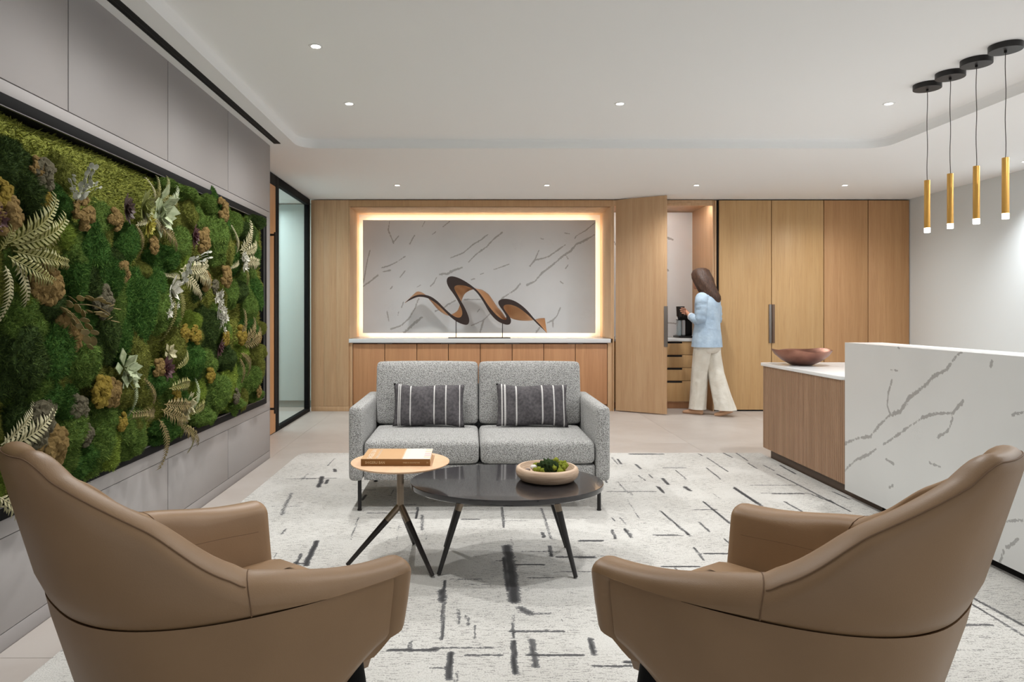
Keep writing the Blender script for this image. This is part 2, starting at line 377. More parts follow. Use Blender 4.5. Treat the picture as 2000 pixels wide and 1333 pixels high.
box('pane', gg.m, w1, XG-0.034, XG-0.026, 6.945, 8.225, 0.035, 2.505, 0)
oc = thing('office_storage_wall', 'pale teal full height storage fronts behind the glass sidelight', 'cabinet', (-3.0, 8.8, 0))
for k in range(4): box('storage_front', plain('teal_laminate', (192, 206, 204), 0.6), oc, -3.79+k*0.46, -3.335+k*0.46, 8.62, 9.2, 0.09, 2.57, 0.002)
box('plinth', plain('office_plinth', (150, 160, 158), .7), oc, -3.79, -1.95, 8.66, 9.2, 0, 0.09, 0)

# ------------------------------------------------------------------ oak joinery along the back
oc = thing('oak_wall_panel', 'tall plain oak panel between the glass sidelight and the lit niche', 'panel', (-1.71, YB, 0))
for a, b in ((-1.94, -1.786), (-1.785, -1.633), (-1.632, -1.482)): box('veneer_board', M['oak'], oc, a, b, YB, YB+0.6, 0.062, 2.57, 0.0004)
box('plinth', M['oak'], oc, -1.94, -1.482, YB+0.002, YB+0.6, 0, 0.06, 0.001)
nx0, nx1, nz0, nz1, ny = -1.48, 1.719, 0.882, 2.489, 9.0
ni = thing('display_niche', 'oak lined display niche glowing around the marble panel', 'niche', (0.12, YB, nz0))
box('niche_side', M['oak'], ni, nx0-0.0, nx0+0.012, YB+0.004, ny, nz0+0.001, nz1, 0); box('niche_side', M['oak'], ni, nx1-0.012, nx1+0.012, YB+0.004, ny, nz0+0.001, nz1, 0)
box('niche_top', M['oak'], ni, nx0, nx1, YB+0.004, ny, nz1, nz1+0.016, 0)
box('top_rail', oak('oak_rail', (196, 156, 114), (188, 148, 106), (164, 122, 84), 3.0), ni, nx0, nx1+0.012, YB, YB+0.03, nz1, 2.57, 0.001)
box('niche_back', plain('niche_back_paint', (244, 240, 233), 0.8), ni, nx0, nx1, ny-0.012, ny, nz0+0.001, nz1, 0)
# marble panel with veins traced in its own plane, and its LED strips
Yp = 8.86
def zp(x, y): p = P(680+0.27*x, 380+0.27*y, Yp); return (p.x, p.z)
VE = [([(1785,205),(1720,260),(1650,300),(1640,320)],6),([(1785,290),(1700,340),(1650,360),(1610,410),(1560,440),(1480,510),(1400,570),(1350,630),(1295,655)],11),
([(1570,365),(1520,400),(1450,450),(1400,465),(1350,475),(1315,520)],8),([(1350,475),(1380,405)],5),([(1570,430),(1590,465)],7),([(1010,290),(960,330),(900,365),(860,400),(830,425),(740,460)],7),
([(1115,275),(1050,325),(1000,380),(930,430),(870,490)],8),([(825,530),(760,550),(720,575),(665,578)],12),([(640,600),(620,640),(595,665)],6),([(1245,645),(1210,690),(1160,720),(1110,755)],9),
([(300,195),(290,260),(320,330),(330,355)],7),([(365,300),(325,350)],6),([(555,195),(535,235)],6),([(735,195),(685,235)],5),([(635,270),(610,290)],5),([(480,295),(445,360)],5),
([(410,450),(350,490),(300,515),(245,530)],7),([(305,550),(250,560)],5),([(160,400),(140,470),(125,560),(110,640)],6),([(215,585),(160,630),(105,668)],9),([(410,555),(375,600)],5),([(325,660),(305,685)],6),
([(525,655),(500,670)],5),([(775,770),(720,795),(700,815),(630,845)],8),([(960,760),(840,762)],4),([(510,755),(480,830),(440,900),(380,950),(310,975)],8),([(535,890),(480,930),(440,970),(405,1000)],13),
([(1030,860),(980,910),(890,950)],6),([(980,905),(955,1000)],9),([(1535,820),(1510,880),(1480,910),(1440,930)],7),([(1480,910),(1482,960)],7),([(1385,965),(1360,1000)],13),([(280,845),(295,920)],5),
([(950,830),(935,850)],6),([(980,570),(955,580)],6),([(1165,505),(1050,545)],5),([(1535,630),(1555,645)],5),([(915,610),(890,618)],5),([(1590,510),(1575,535)],5),([(1415,325),(1390,318)],5),([(1600,285),(1565,280)],4),([(400,780),(385,820)],6),([(365,850),(360,875)],5)]
px0, px1, pz0, pz1 = -1.398, 1.622, 0.934, 2.402
A, B = np.meshgrid(np.linspace(px0, px1, 300), np.linspace(pz0, pz1, 150), indexing='ij')
vf = seg_field(A, B, [([zp(*q) for q in pts], max(w_*0.27*Yp/F*0.62, 0.007), 1.0) for pts, w_ in VE])
mp_ = thing('marble_panel', 'large white marble panel with grey diagonal veins, backlit in the niche', 'panel', (0.112, Yp, pz0))
gridmesh('slab', np.stack([A, np.full_like(A, Yp), B], -1), M['marble'], mp_, {'vein': vf}, (0, 0.02, 0))
for nm, b_ in (('side', (px0+0.03, px0+0.04, Yp+0.03, Yp+0.06, pz0+0.03, pz1-0.03)), ('side', (px1-0.04, px1-0.03, Yp+0.03, Yp+0.06, pz0+0.03, pz1-0.03)),
               ('top', (px0+0.04, px1-0.04, Yp+0.03, Yp+0.06, pz1-0.04, pz1-0.03)), ('bottom', (px0+0.04, px1-0.04, Yp+0.03, Yp+0.06, pz0+0.03, pz0+0.04))):
    box('led_strip', M['led'], mp_, *b_, 0)
box('standoff_frame', M['gap'], mp_, px0+0.1, px1-0.1, Yp+0.021, ny-0.013, pz0+0.1, pz1-0.1, 0)
wt = MB().box(nx0+0.001, nx1-0.013, YB-0.006, ny-0.001, 0.832, 0.881).build('worktop', M['marble'], None, bevel=0.002); tag(wt, 'long white marble worktop under the sculpture, in the lit niche', 'worktop')
dx = [(u-CX)*YB/F for u in (688, 750.7, 813.6, 875.5, 938, 1000.5, 1062.6, 1124.7, 1187.6)]
nth = ['first', 'second', 'third', 'fourth']
for k in range(4):
    a, m_, b = dx[2*k], dx[2*k+1], dx[2*k+2]
    c = thing('base_cabinet', f'low oak two-door cabinet below the niche, {nth[k]} of four counting from the glass sidelight', 'cabinet', ((a+b)/2, YB+0.03, 0), group='base cabinets below the niche')
    box('body', plain('cabinet_carcass', (86, 60, 42), .7), c, a+0.002, b-0.002, YB+0.055, ny-0.01, 0.08, 0.83, 0.001)
    for p, q in ((a, m_), (m_, b)):
        dd = box('door', M['oakpink'], c, p+0.0038, q-0.0038, YB+0.035, YB+0.055, 0.082, 0.815, 0.001)
    box('pull_rail', M['steel'], c, m_-0.09, m_+0.09, YB+0.033, YB+0.05, 0.816, 0.822, 0.0005)
    box('plinth', M['oakpink'], c, a, b, YB+0.09, YB+0.1, 0, 0.08, 0)
for x0, x1, lb in ((nx0, dx[0]-0.002, 'sidelight'), (dx[-1]+0.002, nx1+0.012, 'open door')):
    o = box('filler_strip', M['oak'], None, x0, x1, YB+0.02, YB+0.6, 0, 0.83, 0.001); tag(o, f'narrow oak filler strip closing the base cabinets on the {lb} side', 'filler strip')

# coffee nook: carcass, open door, folded door, drawers
hx0, hx1 = 1.745, 2.945
pn = thing('coffee_nook_cabinet', 'tall oak cabinet standing open on a coffee nook with drawers', 'cabinet', (2.35, YB, 0))
box('side_panel', M['oak'], pn, nx1+0.013, hx0, YB, 9.1, 0, 2.57, 0.001)
box('side_panel', M['oak'], pn, hx1, hx1+0.018, YB, 9.1, 0, 2.57, 0.001)
box('top_panel', M['oak'], pn, hx0, hx1, YB+0.004, 9.1, 2.535, 2.57, 0.001)
VN = [([(2.42, 2.31), (2.55, 2.22), (2.68, 2.17)], 0.012), ([(2.42, 2.16), (2.5, 2.05)], 0.008), ([(2.42, 1.97), (2.55, 1.82), (2.62, 1.76)], 0.012), ([(2.48, 1.25), (2.56, 1.08), (2.6, 1.02)], 0.012), ([(2.32, 1.4), (2.36, 1.32)], 0.008), ([(2.52, 1.07), (2.8, 1.05)], 0.008), ([(2.38, 1.22), (2.42, 1.15)], 0.008), ([(1.85, 2.2), (2.1, 1.9), (2.2, 1.6)], 0.01)]
A, B = np.meshgrid(np.linspace(hx0, hx1, 110), np.linspace(0.88, 2.53, 150), indexing='ij')
gridmesh('splashback', np.stack([A, np.full_like(A, 9.06), B], -1), M['marblecool'], pn, {'vein': seg_field(A, B, [(p, w_, 1) for p, w_ in VN])}, (0, 0.02, 0))
box('top_lip', M['oak'], pn, hx0, hx1, YB+0.004, YB+0.02, 2.502, 2.535, 0.001)
box('led_strip', emit('nook_led', (250, 252, 255), 55), pn, hx0+0.05, hx1-0.05, YB+0.03, YB+0.05, 2.527, 2.5345, 0)
zz = [0.84, 0.672, 0.512, 0.35, 0.092]; yd = 8.50
box('drawer_carcass', M['oak'], pn, hx0, hx1, yd+0.022, 9.04, 0.08, 0.84, 0)
for a, b in zip(zz[:-1], zz[1:]):
    dr = box('drawer', M['oakwarm'], pn, hx0+0.004, hx1-0.004, yd, yd+0.02, b+0.003, a-0.003, 0.001)
    box('finger_pull', M['gap'], dr, 2.345-0.29, 2.345+0.29, yd-0.0015, yd+0.006, a-0.024, a-0.003, 0.001)
box('plinth', M['oakpink'], pn, hx0, hx1, yd+0.05, yd+0.06, 0, 0.088, 0)
hinge, fe = Vector((1.765, YB-0.004, 0)), Vector(((1302-CX)*7.965/F, 7.965, 0)); dv = (fe-hinge); L = dv.length; dv.normalize(); nv = Vector((-dv.y, dv.x, 0))
mb = MB()
def oriented(p0, l0, l1, t0, t1, z0, z1):
    c = []
    for z in (z0, z1):
        for (l, t) in ((l0, t0), (l1, t0), (l1, t1), (l0, t1)): q = p0+dv*l+nv*t; c.append((q.x, q.y, z))
    return MB().add(c, [(0,3,2,1),(4,5,6,7),(0,1,5,4),(1,2,6,5),(2,3,7,6),(3,0,4,7)])
od = oriented(hinge, 0, L, 0, 0.022, 0.012, 2.57).build('open_door', M['oak'], pn, bevel=0.001)
od['label'] = 'oak cabinet door swung open towards the room'
oriented(hinge, L-0.03, L+0.006, -0.006, 0.026, 0.80, 1.275).build('edge_pull', M['steel'], od, bevel=0.001)
fd = box('folded_door', M['oak'], pn, hx1+0.022, hx1+0.042, YB-0.01, YB+0.55, 0.012, 2.565, 0.001)
for z in (0.3, 1.25, 2.5): box('hinge', M['brass'], fd, hx1+0.005, hx1+0.022, YB+0.005, YB+0.03, z, z+0.06, 0.001)
o = MB().box(hx0+0.001, hx1-0.001, yd-0.015, 9.055, 0.842, 0.878).build('nook_worktop', M['marblecool'], None, bevel=0.002); tag(o, 'short white marble worktop inside the open coffee nook', 'worktop')
# closed tall cabinets
tx = [3.020, 3.661, 4.297, 4.835, 5.338]
for k, (i0, lb) in enumerate(((0, 'tall oak cabinet with paired long steel pulls beside the walking person'), (2, 'tall plain oak cabinet without handles ending at the white wall'))):
    c = thing('tall_cabinet', lb, 'cabinet', ((tx[i0]+tx[i0+2])/2, YB, 0), group='closed tall cabinets')
    mt = M['oakwarm'] if k == 0 else oak('oak_veneer_tan', (198, 154, 108), (188, 143, 98), (160, 115, 74))
    box('body', M['gap'], c, tx[i0]-(0.012 if k == 0 else -0.001), tx[i0+2]-0.001, YB+0.024, 9.15, 0.0, 2.572, 0)
    for j in (0, 1):
        a, b = tx[i0+j], tx[i0+j+1]
        dd = box('door', mt, c, a+0.0045, b-0.0045, YB, YB+0.022, 0.018, 2.566, 0.001)
        if k == 0:
            x = b-0.034 if j == 0 else a+0.004
            box('long_pull', M['steel'] if j == 0 else plain('bronze_pull', (112, 90, 76), 0.4, 0.6), dd, x, x+0.03, YB-0.014, YB+0.002, 0.83, 1.30, 0.002)

# ------------------------------------------------------------------ rug
rx0, rx1, ry0, ry1 = -1.44, 2.455, 0.25, 5.775
A, B = np.meshgrid(np.linspace(rx0, rx1, 330), np.linspace(ry0, ry1, 450), indexing='ij')
S5 = [(1022,425,1038,520,38,1),(1038,520,1055,640,44,1),(1005,470,1020,600,9,.9),(778,560,765,795,12,.95),(770,600,768,640,34,.9),(800,845,795,946,26,1),(720,905,790,905,22,.6),(1070,670,1110,690,44,.75),(1045,800,1052,925,24,1),(1120,795,1132,900,30,.8),(1345,790,1360,850,26,.8),
(275,405,235,500,22,1),(215,455,195,500,14,.9),(180,215,140,300,22,.6),(300,150,285,190,18,.95),(345,120,350,130,14,.9),(440,310,410,400,9,.7),(690,300,690,360,18,.65),(672,270,665,315,8,1),(704,370,702,400,9,.6),(1000,270,1010,350,8,.95),(1155,275,1195,395,13,.7),(1160,370,1165,390,15,.9),
(1535,145,1560,165,8,.8),(1575,140,1590,155,8,.8),(1430,360,1445,395,14,.8),(1480,355,1505,390,13,.9),(1620,285,1730,380,10,.95),(1690,345,1735,385,20,.6),(1790,250,1890,335,7,.95),(1680,125,1720,160,7,.8),(1800,75,1885,130,5,.9),(1800,115,1855,160,6,.9),(1905,195,1995,255,6,1),(1715,190,1735,205,18,.9),
(1615,190,1635,215,6,.9),(1460,180,1490,215,6,.7),(1490,240,1540,320,5,.6),(1750,430,1790,480,6,.9),(645,800,640,840,12,.9),(1045,700,1045,790,8,.8),(830,670,830,730,6,.8),(120,450,110,480,6,.6),(600,330,590,400,5,.5),(75,335,80,350,10,.9),(895,735,895,790,10,.6)]
H5 = [(845,318,910,318,5,.95),(1060,497,1165,497,7,.9),(1215,468,1360,468,6,.9),(1030,760,1240,760,8,.95),(560,835,740,835,13,.95),(1310,402,1395,402,6,.95),(1590,380,1690,380,4,.8),(1100,855,1320,855,6,.9),(1625,505,1770,505,5,.9),(1790,453,1900,453,5,.9),(1100,690,1190,690,6,.8),(860,855,1000,855,5,.8),(800,555,920,555,4,.7),(190,490,240,495,5,.9),(540,352,620,352,5,.6),(1500,60,1600,60,3,.9),(1630,115,1720,115,3,.8),(870,575,960,575,4,.5)]
S4 = [(1740,705,2000,850,12,1),(1740,735,2000,895,9,.85),(700,220,820,300,8,1),(925,285,1010,335,8,1),(560,285,690,390,8,1),(890,160,1220,330,10,.95),(905,120,975,160,10,.95),(1140,240,1220,275,8,.95),(170,190,225,245,9,.6),(830,120,880,145,6,.9),(760,110,800,135,7,.9),(700,60,760,100,6,.9),(50,910,62,970,26,.85),(350,215,380,245,7,.9),(1040,250,1140,290,9,.9)]
H4 = [(570,522,690,522,6,.95),(345,440,470,440,5,.7),(380,580,520,580,6,.95),(1700,845,1860,845,5,.95),(0,465,105,465,5,.95),(0,540,75,540,6,.95),(235,70,380,70,4,.9),(870,250,1010,250,4,.9),(520,322,620,322,4,.9),(1690,960,1820,960,5,.6),(1650,1010,1760,1010,5,.5),(1720,900,1850,900,5,.5)]
st = []
for arr, sc_, ox, oy in ((S5, .5, 480, 860), (H5, .5, 480, 860), (S4, .435, 1130, 860), (H4, .435, 1130, 860)):
    for (a, b, c, d, wd, am) in arr:
        p, q = FL(ox+a*sc_, oy+b*sc_), FL(ox+c*sc_, oy+d*sc_)
        hw = (wd*sc_*(p[1]+q[1])/2/F)/2 if arr in (S5, S4) else max(0.008, wd*sc_*((p[1]**2)/(F*CH))/2*0.8)
        n = 5; pts = [(p[0]+(q[0]-p[0])*k/n+random.uniform(-.3, .3)*hw, p[1]+(q[1]-p[1])*k/n) for k in range(n+1)]
        st.append((pts, max(hw, 0.007), am))
for k in range(150):                       # smaller strokes over the rest of the rug
    x, y = random.uniform(rx0+.1, rx1-.1), random.uniform(ry0, ry1-.05)
    if random.random() < .5: st.append(([(x, y), (x+random.uniform(-.01, .01), y+random.uniform(.06, .3))], random.uniform(.006, .013), random.uniform(.5, .95)))
    else: st.append(([(x, y), (x+random.uniform(.08, .35), y)], random.uniform(.006, .010), random.uniform(.45, .9)))
sf = seg_field(A, B, st)
Zr = np.full_like(A, 0.012)
Ax, By = A.copy(), B.copy(); r_ = 0.09                            # softly rounded far-left corner
cxr, cyr = rx0+r_, ry1-r_; m_ = (A < cxr) & (B > cyr); dd_ = np.hypot(A-cxr, B-cyr)+1e-9; mx = np.maximum(np.abs(A-cxr), np.abs(B-cyr)); s_ = np.where(m_, mx/dd_, 1)
Ax = np.where(m_, cxr+(A-cxr)*s_, A); By = np.where(m_, cyr+(B-cyr)*s_, B)
rug = gridmesh('area_rug', np.stack([Ax, By, Zr], -1), M['rug'], None, {'stroke': sf}, (0, 0, -0.0118)); tag(rug, 'large ivory rug with charcoal brush-stroke pattern under the seating group', 'rug')
# ------------------------------------------------------------------ sofa
RZ = 0.0122                                     # rug surface
so = thing('sofa', 'light grey boucle two-seat sofa with slim black legs', 'sofa', (0.053, 4.45, RZ))
sx0, sx1, sy0, sy1 = -0.726, 0.832, 4.05, 4.86
for x0, x1 in ((sx0, sx0+0.085), (sx1-0.085, sx1)):
    mb = rbox(x0, x1, sy0, sy1, 0.195, 0.640, 0.028, 9); mb.build('armrest', M['boucle'], so, ang=80)
rbox(sx0+0.086, sx1-0.086, sy0+0.018, sy1, 0.195, 0.292, 0.015, 8).build('seat_base', M['boucle'], so, ang=80)
rbox(sx0+0.086, sx1-0.086, sy1-0.11, sy1, 0.25, 0.70, 0.03, 8).build('back_frame', M['boucle'], so, ang=80)
xm = 0.0545
for x0, x1 in ((sx0+0.087, xm-0.002), (xm+0.002, sx1-0.087)):
    mb = rbox(x0, x1, sy0+0.005, sy1-0.17, 0.294, 0.436, 0.038, 10, (0, 0.006, 0.012)); mb.build('seat_cushion', M['boucle'], so, ang=80)
for x0, x1 in ((-0.645, xm-0.002), (xm+0.002, 0.752)):
    mb = rbox(x0, x1, -0.075, 0.075, 0.0, 0.425, 0.034, 10, (0, 0.022, 0.006)); c_, s_ = math.cos(math.radians(-9)), math.sin(math.radians(-9))
    mb.v = [(x, 4.685+y*c_-z*s_, 0.437+y*s_+z*c_) for x, y, z in mb.v]; mb.build('back_cushion', M['boucle'], so, ang=80)
for x in (sx0+0.06, sx1-0.06):
    for y in (sy0+0.05, sy1-0.06):
        MB().tube([(x, y, RZ), (x, y, RZ+0.008), (x, y, RZ+0.0081), (x, y, 0.197)], [0.0135, 0.0135, 0.0115, 0.0115], 12).build('leg', M['blackmetal'], so)
# striped pillows
def pillow_mat(name, stripes):
    g = G(name, 0.95); v = g.coord('Object'); xx = g.xyz(v)[0]; zz_ = g.xyz(v)[2]
    c = g.mix(g.step(g.noise(v, 60, 3), 0.3, 0.7), (98, 95, 97), (76, 73, 76)); tot = None
    for p, hw in stripes:
        d = g.step(g.math('ABSOLUTE', g.math('SUBTRACT', xx, p)), hw*1.15, hw*0.8); tot = d if tot is None else g.math('MAXIMUM', tot, d)
    dash = g.step(g.math('SINE', g.math('MULTIPLY', zz_, 900)), -0.7, 0.2)
    g.color(g.mix(g.math('MULTIPLY', tot, g.math('ADD', 0.55, g.math('MULTIPLY', dash, 0.4))), c, (226, 224, 222))); g.bump(g.noise(v, 300, 2), 0.4, 0.003); return g.m
def pillow(name, label, x, y, z, tilt, yaw, mat):
    W, H, T, n, m = 0.238, 0.143, 0.062, 28, 18; mb = MB(); rows = []
    for sgn in (-1, 1):
        b = len(mb.v)
        for i in range(n+1):
            for j in range(m+1):
                a, c = -1+2*i/n, -1+2*j/m
                t = T*max(0, (1-abs(a)**2.6))**0.55*max(0, (1-abs(c)**2.6))**0.55
                px = W*a*(1-0.075*(1-a*a)*0-0.05*(1-c*c)*abs(a)); pz = H*c*(1-0.10*(1-a*a)*abs(c))+0.004*math.sin(5*a)*abs(c)
                mb.v.append((px, sgn*t+0.003*math.sin(9*a+4*c)*(t > 0.01), pz+H))
        for i in range(n):
            for j in range(m):
                q = b+i*(m+1)+j; mb.f.append((q, q+1, q+m+2, q+m+1))
    o = mb.build(name, mat, None, ang=180)
    bm = bmesh.new(); bm.from_mesh(o.data); bmesh.ops.remove_doubles(bm, verts=bm.verts, dist=0.0008); bmesh.ops.recalc_face_normals(bm, faces=bm.faces); bm.to_mesh(o.data); bm.free()
    o.location = (x, y, z); o.rotation_euler = (tilt, 0, yaw); tag(o, label, 'pillow', 'striped lumbar pillows'); return o
pa = pillow_mat('striped_pillow_fabric', [(-0.200, .0035), (-0.188, .0035), (-0.119, .004), (0.038, .0042), (0.114, .004), (0.205, .003)])
pb = pillow_mat('striped_pillow_fabric', [(-0.200, .0045), (-0.180, .006), (-0.106, .0048), (0.065, .0048), (0.142, .0045), (0.208, .004)])
pillow('throw_pillow', 'dark grey striped lumbar pillow on the sofa seat behind the book', -0.277, 4.50, 0.445, math.radians(-14), 0.0, pa)
pillow('throw_pillow', 'dark grey striped lumbar pillow on the sofa seat behind the moss bowl', 0.408, 4.50, 0.445, math.radians(-14), 0.0, pb)

# ------------------------------------------------------------------ side table and book
sc = (-0.334, 3.25); st_z = 0.493
sd = thing('side_table', 'small round pale oak side table on a splayed tripod base', 'table', (sc[0], sc[1], RZ))
MB().lathe([(0.001, st_z-0.016), (0.19, st_z-0.016), (0.222, st_z-0.011), (0.2335, st_z-0.004), (0.2335, st_z-0.001), (0.232, st_z)], sc, 72).build('table_top', M['tabletop'], sd, ang=30)
MB().tube([(*sc, 0.27), (*sc, 0.36), (*sc, 0.362), (*sc, st_z-0.016)], [0.0175, 0.017, 0.0168, 0.0168], 20).build('column', M['bronze'], sd)
for k in range(3):
    a = math.radians((-49, 80, 194)[k]); ft = Vector((sc[0]+0.25*math.cos(a), sc[1]+0.25*math.sin(a), RZ+0.007)); tp = Vector((*sc, 0.285)); md = tp.lerp(ft, 0.26)
    MB().tube([tp, tp.lerp(ft, 0.08), md], [0.0155, 0.0155, 0.0150], 14).build('leg_socket', M['bronze'], sd)
    lg = MB().tube([md, ft], [0.0148, 0.0095], 14).build('leg', plain('black_stained_wood', (40, 34, 32), 0.45), sd)
def text_part(body, size, parent, M4, mat, ext=0.0002, sxs=1.0):
    cu = bpy.data.curves.new('lettering', 'FONT'); cu.body = body; cu.size = size; cu.extrude = ext; cu.space_character = 1.1
    to = bpy.data.objects.new('tmp', cu); COL.objects.link(to); bpy.context.view_layer.update()
    me = bpy.data.meshes.new_from_object(to.evaluated_get(bpy.context.evaluated_depsgraph_get())); bpy.data.objects.remove(to)
    me.transform(M4@Matrix.Diagonal((sxs, 1, 1, 1))); me.materials.clear(); me.materials.append(mat); o = bpy.data.objects.new('lettering', me); return link(o, parent)
bx0, bx1, by0, by1, bz = -0.505, -0.186, 3.143, 3.385, st_z
bk = thing('book', 'thick tan hardcover book lying on the round oak side table', 'book', ((bx0+bx1)/2, (by0+by1)/2, bz))
kraft = plain('kraft_cover', (200, 158, 112), 0.6, 0, 0, 0, 0.1); spine = plain('book_spine_brown', (134, 92, 46), 0.6); grn = plain('cover_greige', (212, 206, 200), 0.6); prnt = plain('cover_print', (232, 214, 192), 0.6)
box('back_cover', kraft, bk, bx0, bx1, by0, by1, bz+0.0002, bz+0.003, 0.0005); cv = box('front_cover', kraft, bk, bx0, bx1, by0, by1, bz+0.029, bz+0.032, 0.0005)
box('spine', spine, bk, bx0, bx1, by0-0.001, by0+0.003, bz+0.0002, bz+0.032, 0.0008)
box('page_block', plain('page_edges', (226, 214, 190), 0.9), bk, bx0+0.004, bx1-0.004, by0+0.003, by1-0.004, bz+0.003, bz+0.029, 0.0005)
ct = bz+0.0321; L_ = bx1-bx0
box('cover_panel', grn, cv, bx0+L_*0.60, bx1-0.0005, by0+0.0005, by1-0.0005, ct, ct+0.0002, 0)
for k in range(14): box('cover_line', prnt, cv, bx0+L_*(0.585+0.006*k), bx0+L_*(0.587+0.006*k), by0+0.001, by1-0.001, ct+0.0002, ct+0.0003, 0)
for k, (f0, cc) in enumerate(((0.15, 0), (0.32, 1), (0.48, 1), (0.66, 0), (0.86, 0))): box('cover_mark', plain('cover_ink', (206, 186, 140) if cc == 0 else (206, 160, 158), 0.6), cv, bx0+L_*0.90, bx1-0.002, by0+f0*0.24, by0+(f0+0.06)*0.24, ct+0.0003, ct+0.0004, 0)
SPM = Matrix.Translation(Vector((0, by0-0.0011, 0))-ORG[bk.name])@Matrix.Rotation(math.pi/2, 4, 'X')
cream = plain('spine_lettering', (214, 190, 150), 0.6)
text_part('SHIGERU BAN', 0.0165, bk, Matrix.Translation((bx0+0.019, 0, bz+0.0105))@SPM, cream, sxs=0.82)
text_part('TIMBER IN ARCHITECTURE', 0.0085, bk, Matrix.Translation((bx0+0.193, 0, bz+0.0125))@SPM, cream, sxs=0.70)
text_part('V<', 0.012, bk, Matrix.Translation((bx0+0.302, 0, bz+0.0115))@SPM, cream, sxs=0.6)
TM = Matrix.Translation(Vector((0, 0, ct+0.0003))-ORG[bk.name])
text_part('SHIGERU BAN', 0.034, bk, Matrix.Translation((bx0+0.048, by0+0.012, 0))@TM@Matrix.Rotation(math.pi/2, 4, 'Z'), prnt, sxs=0.9)
text_part('TIMBER IN ARCHITECTURE', 0.016, bk, Matrix.Translation((bx0+0.075, by0+0.012, 0))@TM@Matrix.Rotation(math.pi/2, 4, 'Z'), prnt, sxs=0.95)

# ------------------------------------------------------------------ black coffee table and its bowl
cc = (0.171, 3.25); ctz = 0.40; CA, CB = 0.458, 0.348
gl = G('black_gloss_lacquer', 0.12, 0, (38, 37, 40)); gl.b.inputs['Coat Weight'].default_value = 0.4
co = thing('coffee_table', 'low oval black lacquered coffee table in front of the sofa', 'table', (cc[0], cc[1], RZ))
MB().lathe([(0.001, ctz-0.030), (0.86, ctz-0.030), (0.975, ctz-0.028), (0.997, ctz-0.023), (1, ctz-0.018), (1, ctz-0.002), (0.995, ctz)], cc, 96, CA, CB).build('table_top', gl.m, co, ang=25)
tops = [(-0.205, -0.125), (0.215, -0.135), (-0.194, 0.13), (0.203, 0.13)]; feet = [(-0.315, -0.165), (0.2995, -0.20), (-0.298, 0.20), (0.312, 0.20)]
for (a, b), (c, d) in zip(tops, feet):
    tp = Vector((cc[0]+a, cc[1]+b, ctz-0.034)); ft = Vector((cc[0]+c, cc[1]+d, RZ+0.004)); md = tp.lerp(ft, 0.2)
    MB().tube([tp, md], [0.0175, 0.0150], 14).build('leg_socket', M['bronze'], co)
    MB().tube([md, ft], [0.0150, 0.0095], 14).build('leg', plain('black_leg_wood', (38, 36, 36), 0.45), co)
for (a, b), (c, d) in ((tops[0], tops[1]), (tops[2], tops[3]), (tops[0], tops[2]), (tops[1], tops[3])):
    MB().tube([(cc[0]+a, cc[1]+b, ctz-0.037), (cc[0]+c, cc[1]+d, ctz-0.037)], 0.006, 8).build('frame_bar', M['bronze'], co)
bc = (0.366, 3.262)
wb = MB().lathe([(0.001, ctz+0.0005), (0.105, ctz+0.0005), (0.130, ctz+0.008), (0.146, ctz+0.026), (0.150, ctz+0.044), (0.146, ctz+0.060), (0.138, ctz+0.066), (0.130, ctz+0.066), (0.125, ctz+0.058), (0.118, ctz+0.036), (0.100, ctz+0.022), (0.001, ctz+0.018)], bc, 64).build('wooden_bowl', None, None, ang=50)
gw = G('turned_pale_wood', 0.6); vv = gw.coord('Object', (1, 1, 14)); gw.color(gw.mix(gw.step(gw.noise(vv, 9, 4, 0.6, 0.5), 0.3, 0.7), (205, 180, 156), (176, 148, 124))); wb.data.materials.append(gw.m); tag(wb, 'round pale wooden bowl standing on the black coffee table', 'bowl')
def blob(name, mat, c, r, seed, rough=0.18, n=3, sq=(1, 1, 1), parent=None, freq=9):
    bm = bmesh.new(); bmesh.ops.create_icosphere(bm, subdivisions=n, radius=1); rr = random.Random(seed)
    ph = [(Vector((rr.uniform(-1, 1), rr.uniform(-1, 1), rr.uniform(-1, 1)))*freq, rr.uniform(0, 6)) for _ in range(6)]
    o_ = ORG.get(parent.name, Vector()) if parent is not None else Vector()
    for v in bm.verts:
        k = 1+rough*sum(math.sin(v.co.dot(a)+b) for a, b in ph)/3
        v.co = Vector((v.co.x*r*sq[0], v.co.y*r*sq[1], v.co.z*r*sq[2]))*k+Vector(c)-o_
    me = bpy.data.meshes.new(name); bm.to_mesh(me); bm.free(); me.polygons.foreach_set('use_smooth', [True]*len(me.polygons)); me.materials.append(mat)
    return link(bpy.data.objects.new(name, me), parent)
def mossmat(name, c1, c2, c3, scale=260):
    g = G(name, 0.95); v = g.coord(); r = g.rnd(); n1 = g.noise(v, 22, 4, 0.7); n2 = g.noise(v, scale, 2, 0.7)
    c = g.mix(g.step(n1, 0.3, 0.7), c1, c2); c = g.mix(g.math('MULTIPLY', g.step(n2, 0.45, 0.75), 0.6), c, c3); c = g.mix(g.math('MULTIPLY', r, 0.25), c, c2)
    sh_ = g.attr('shade'); c = g.mix(g.math('MULTIPLY', g.step(sh_, .45, 1.0), .75), c, tuple(min(255, x*1.15) for x in c3)); c = g.mix(g.math('MULTIPLY', g.math('MULTIPLY', g.step(sh_, .35, .02), g.step(sh_, -.02, .01)), .6), c, tuple(x*.62 for x in c2))
    g.color(c); g.bump(n2, 0.8, 0.008); return g.m
mdark = mossmat('dark_green_moss', (56, 78, 36), (36, 54, 26), (84, 100, 48)); mlime = mossmat('lime_green_moss', (166, 172, 62), (138, 150, 44), (196, 200, 100))
o = blob('preserved_moss', mdark, (bc[0]+0.002, bc[1]-0.012, ctz+0.062), 0.045, 3, 0.22, 4, (1, 1, 0.82), None, 26); tag(o, 'dark green moss mound in the middle of the wooden bowl', 'moss')
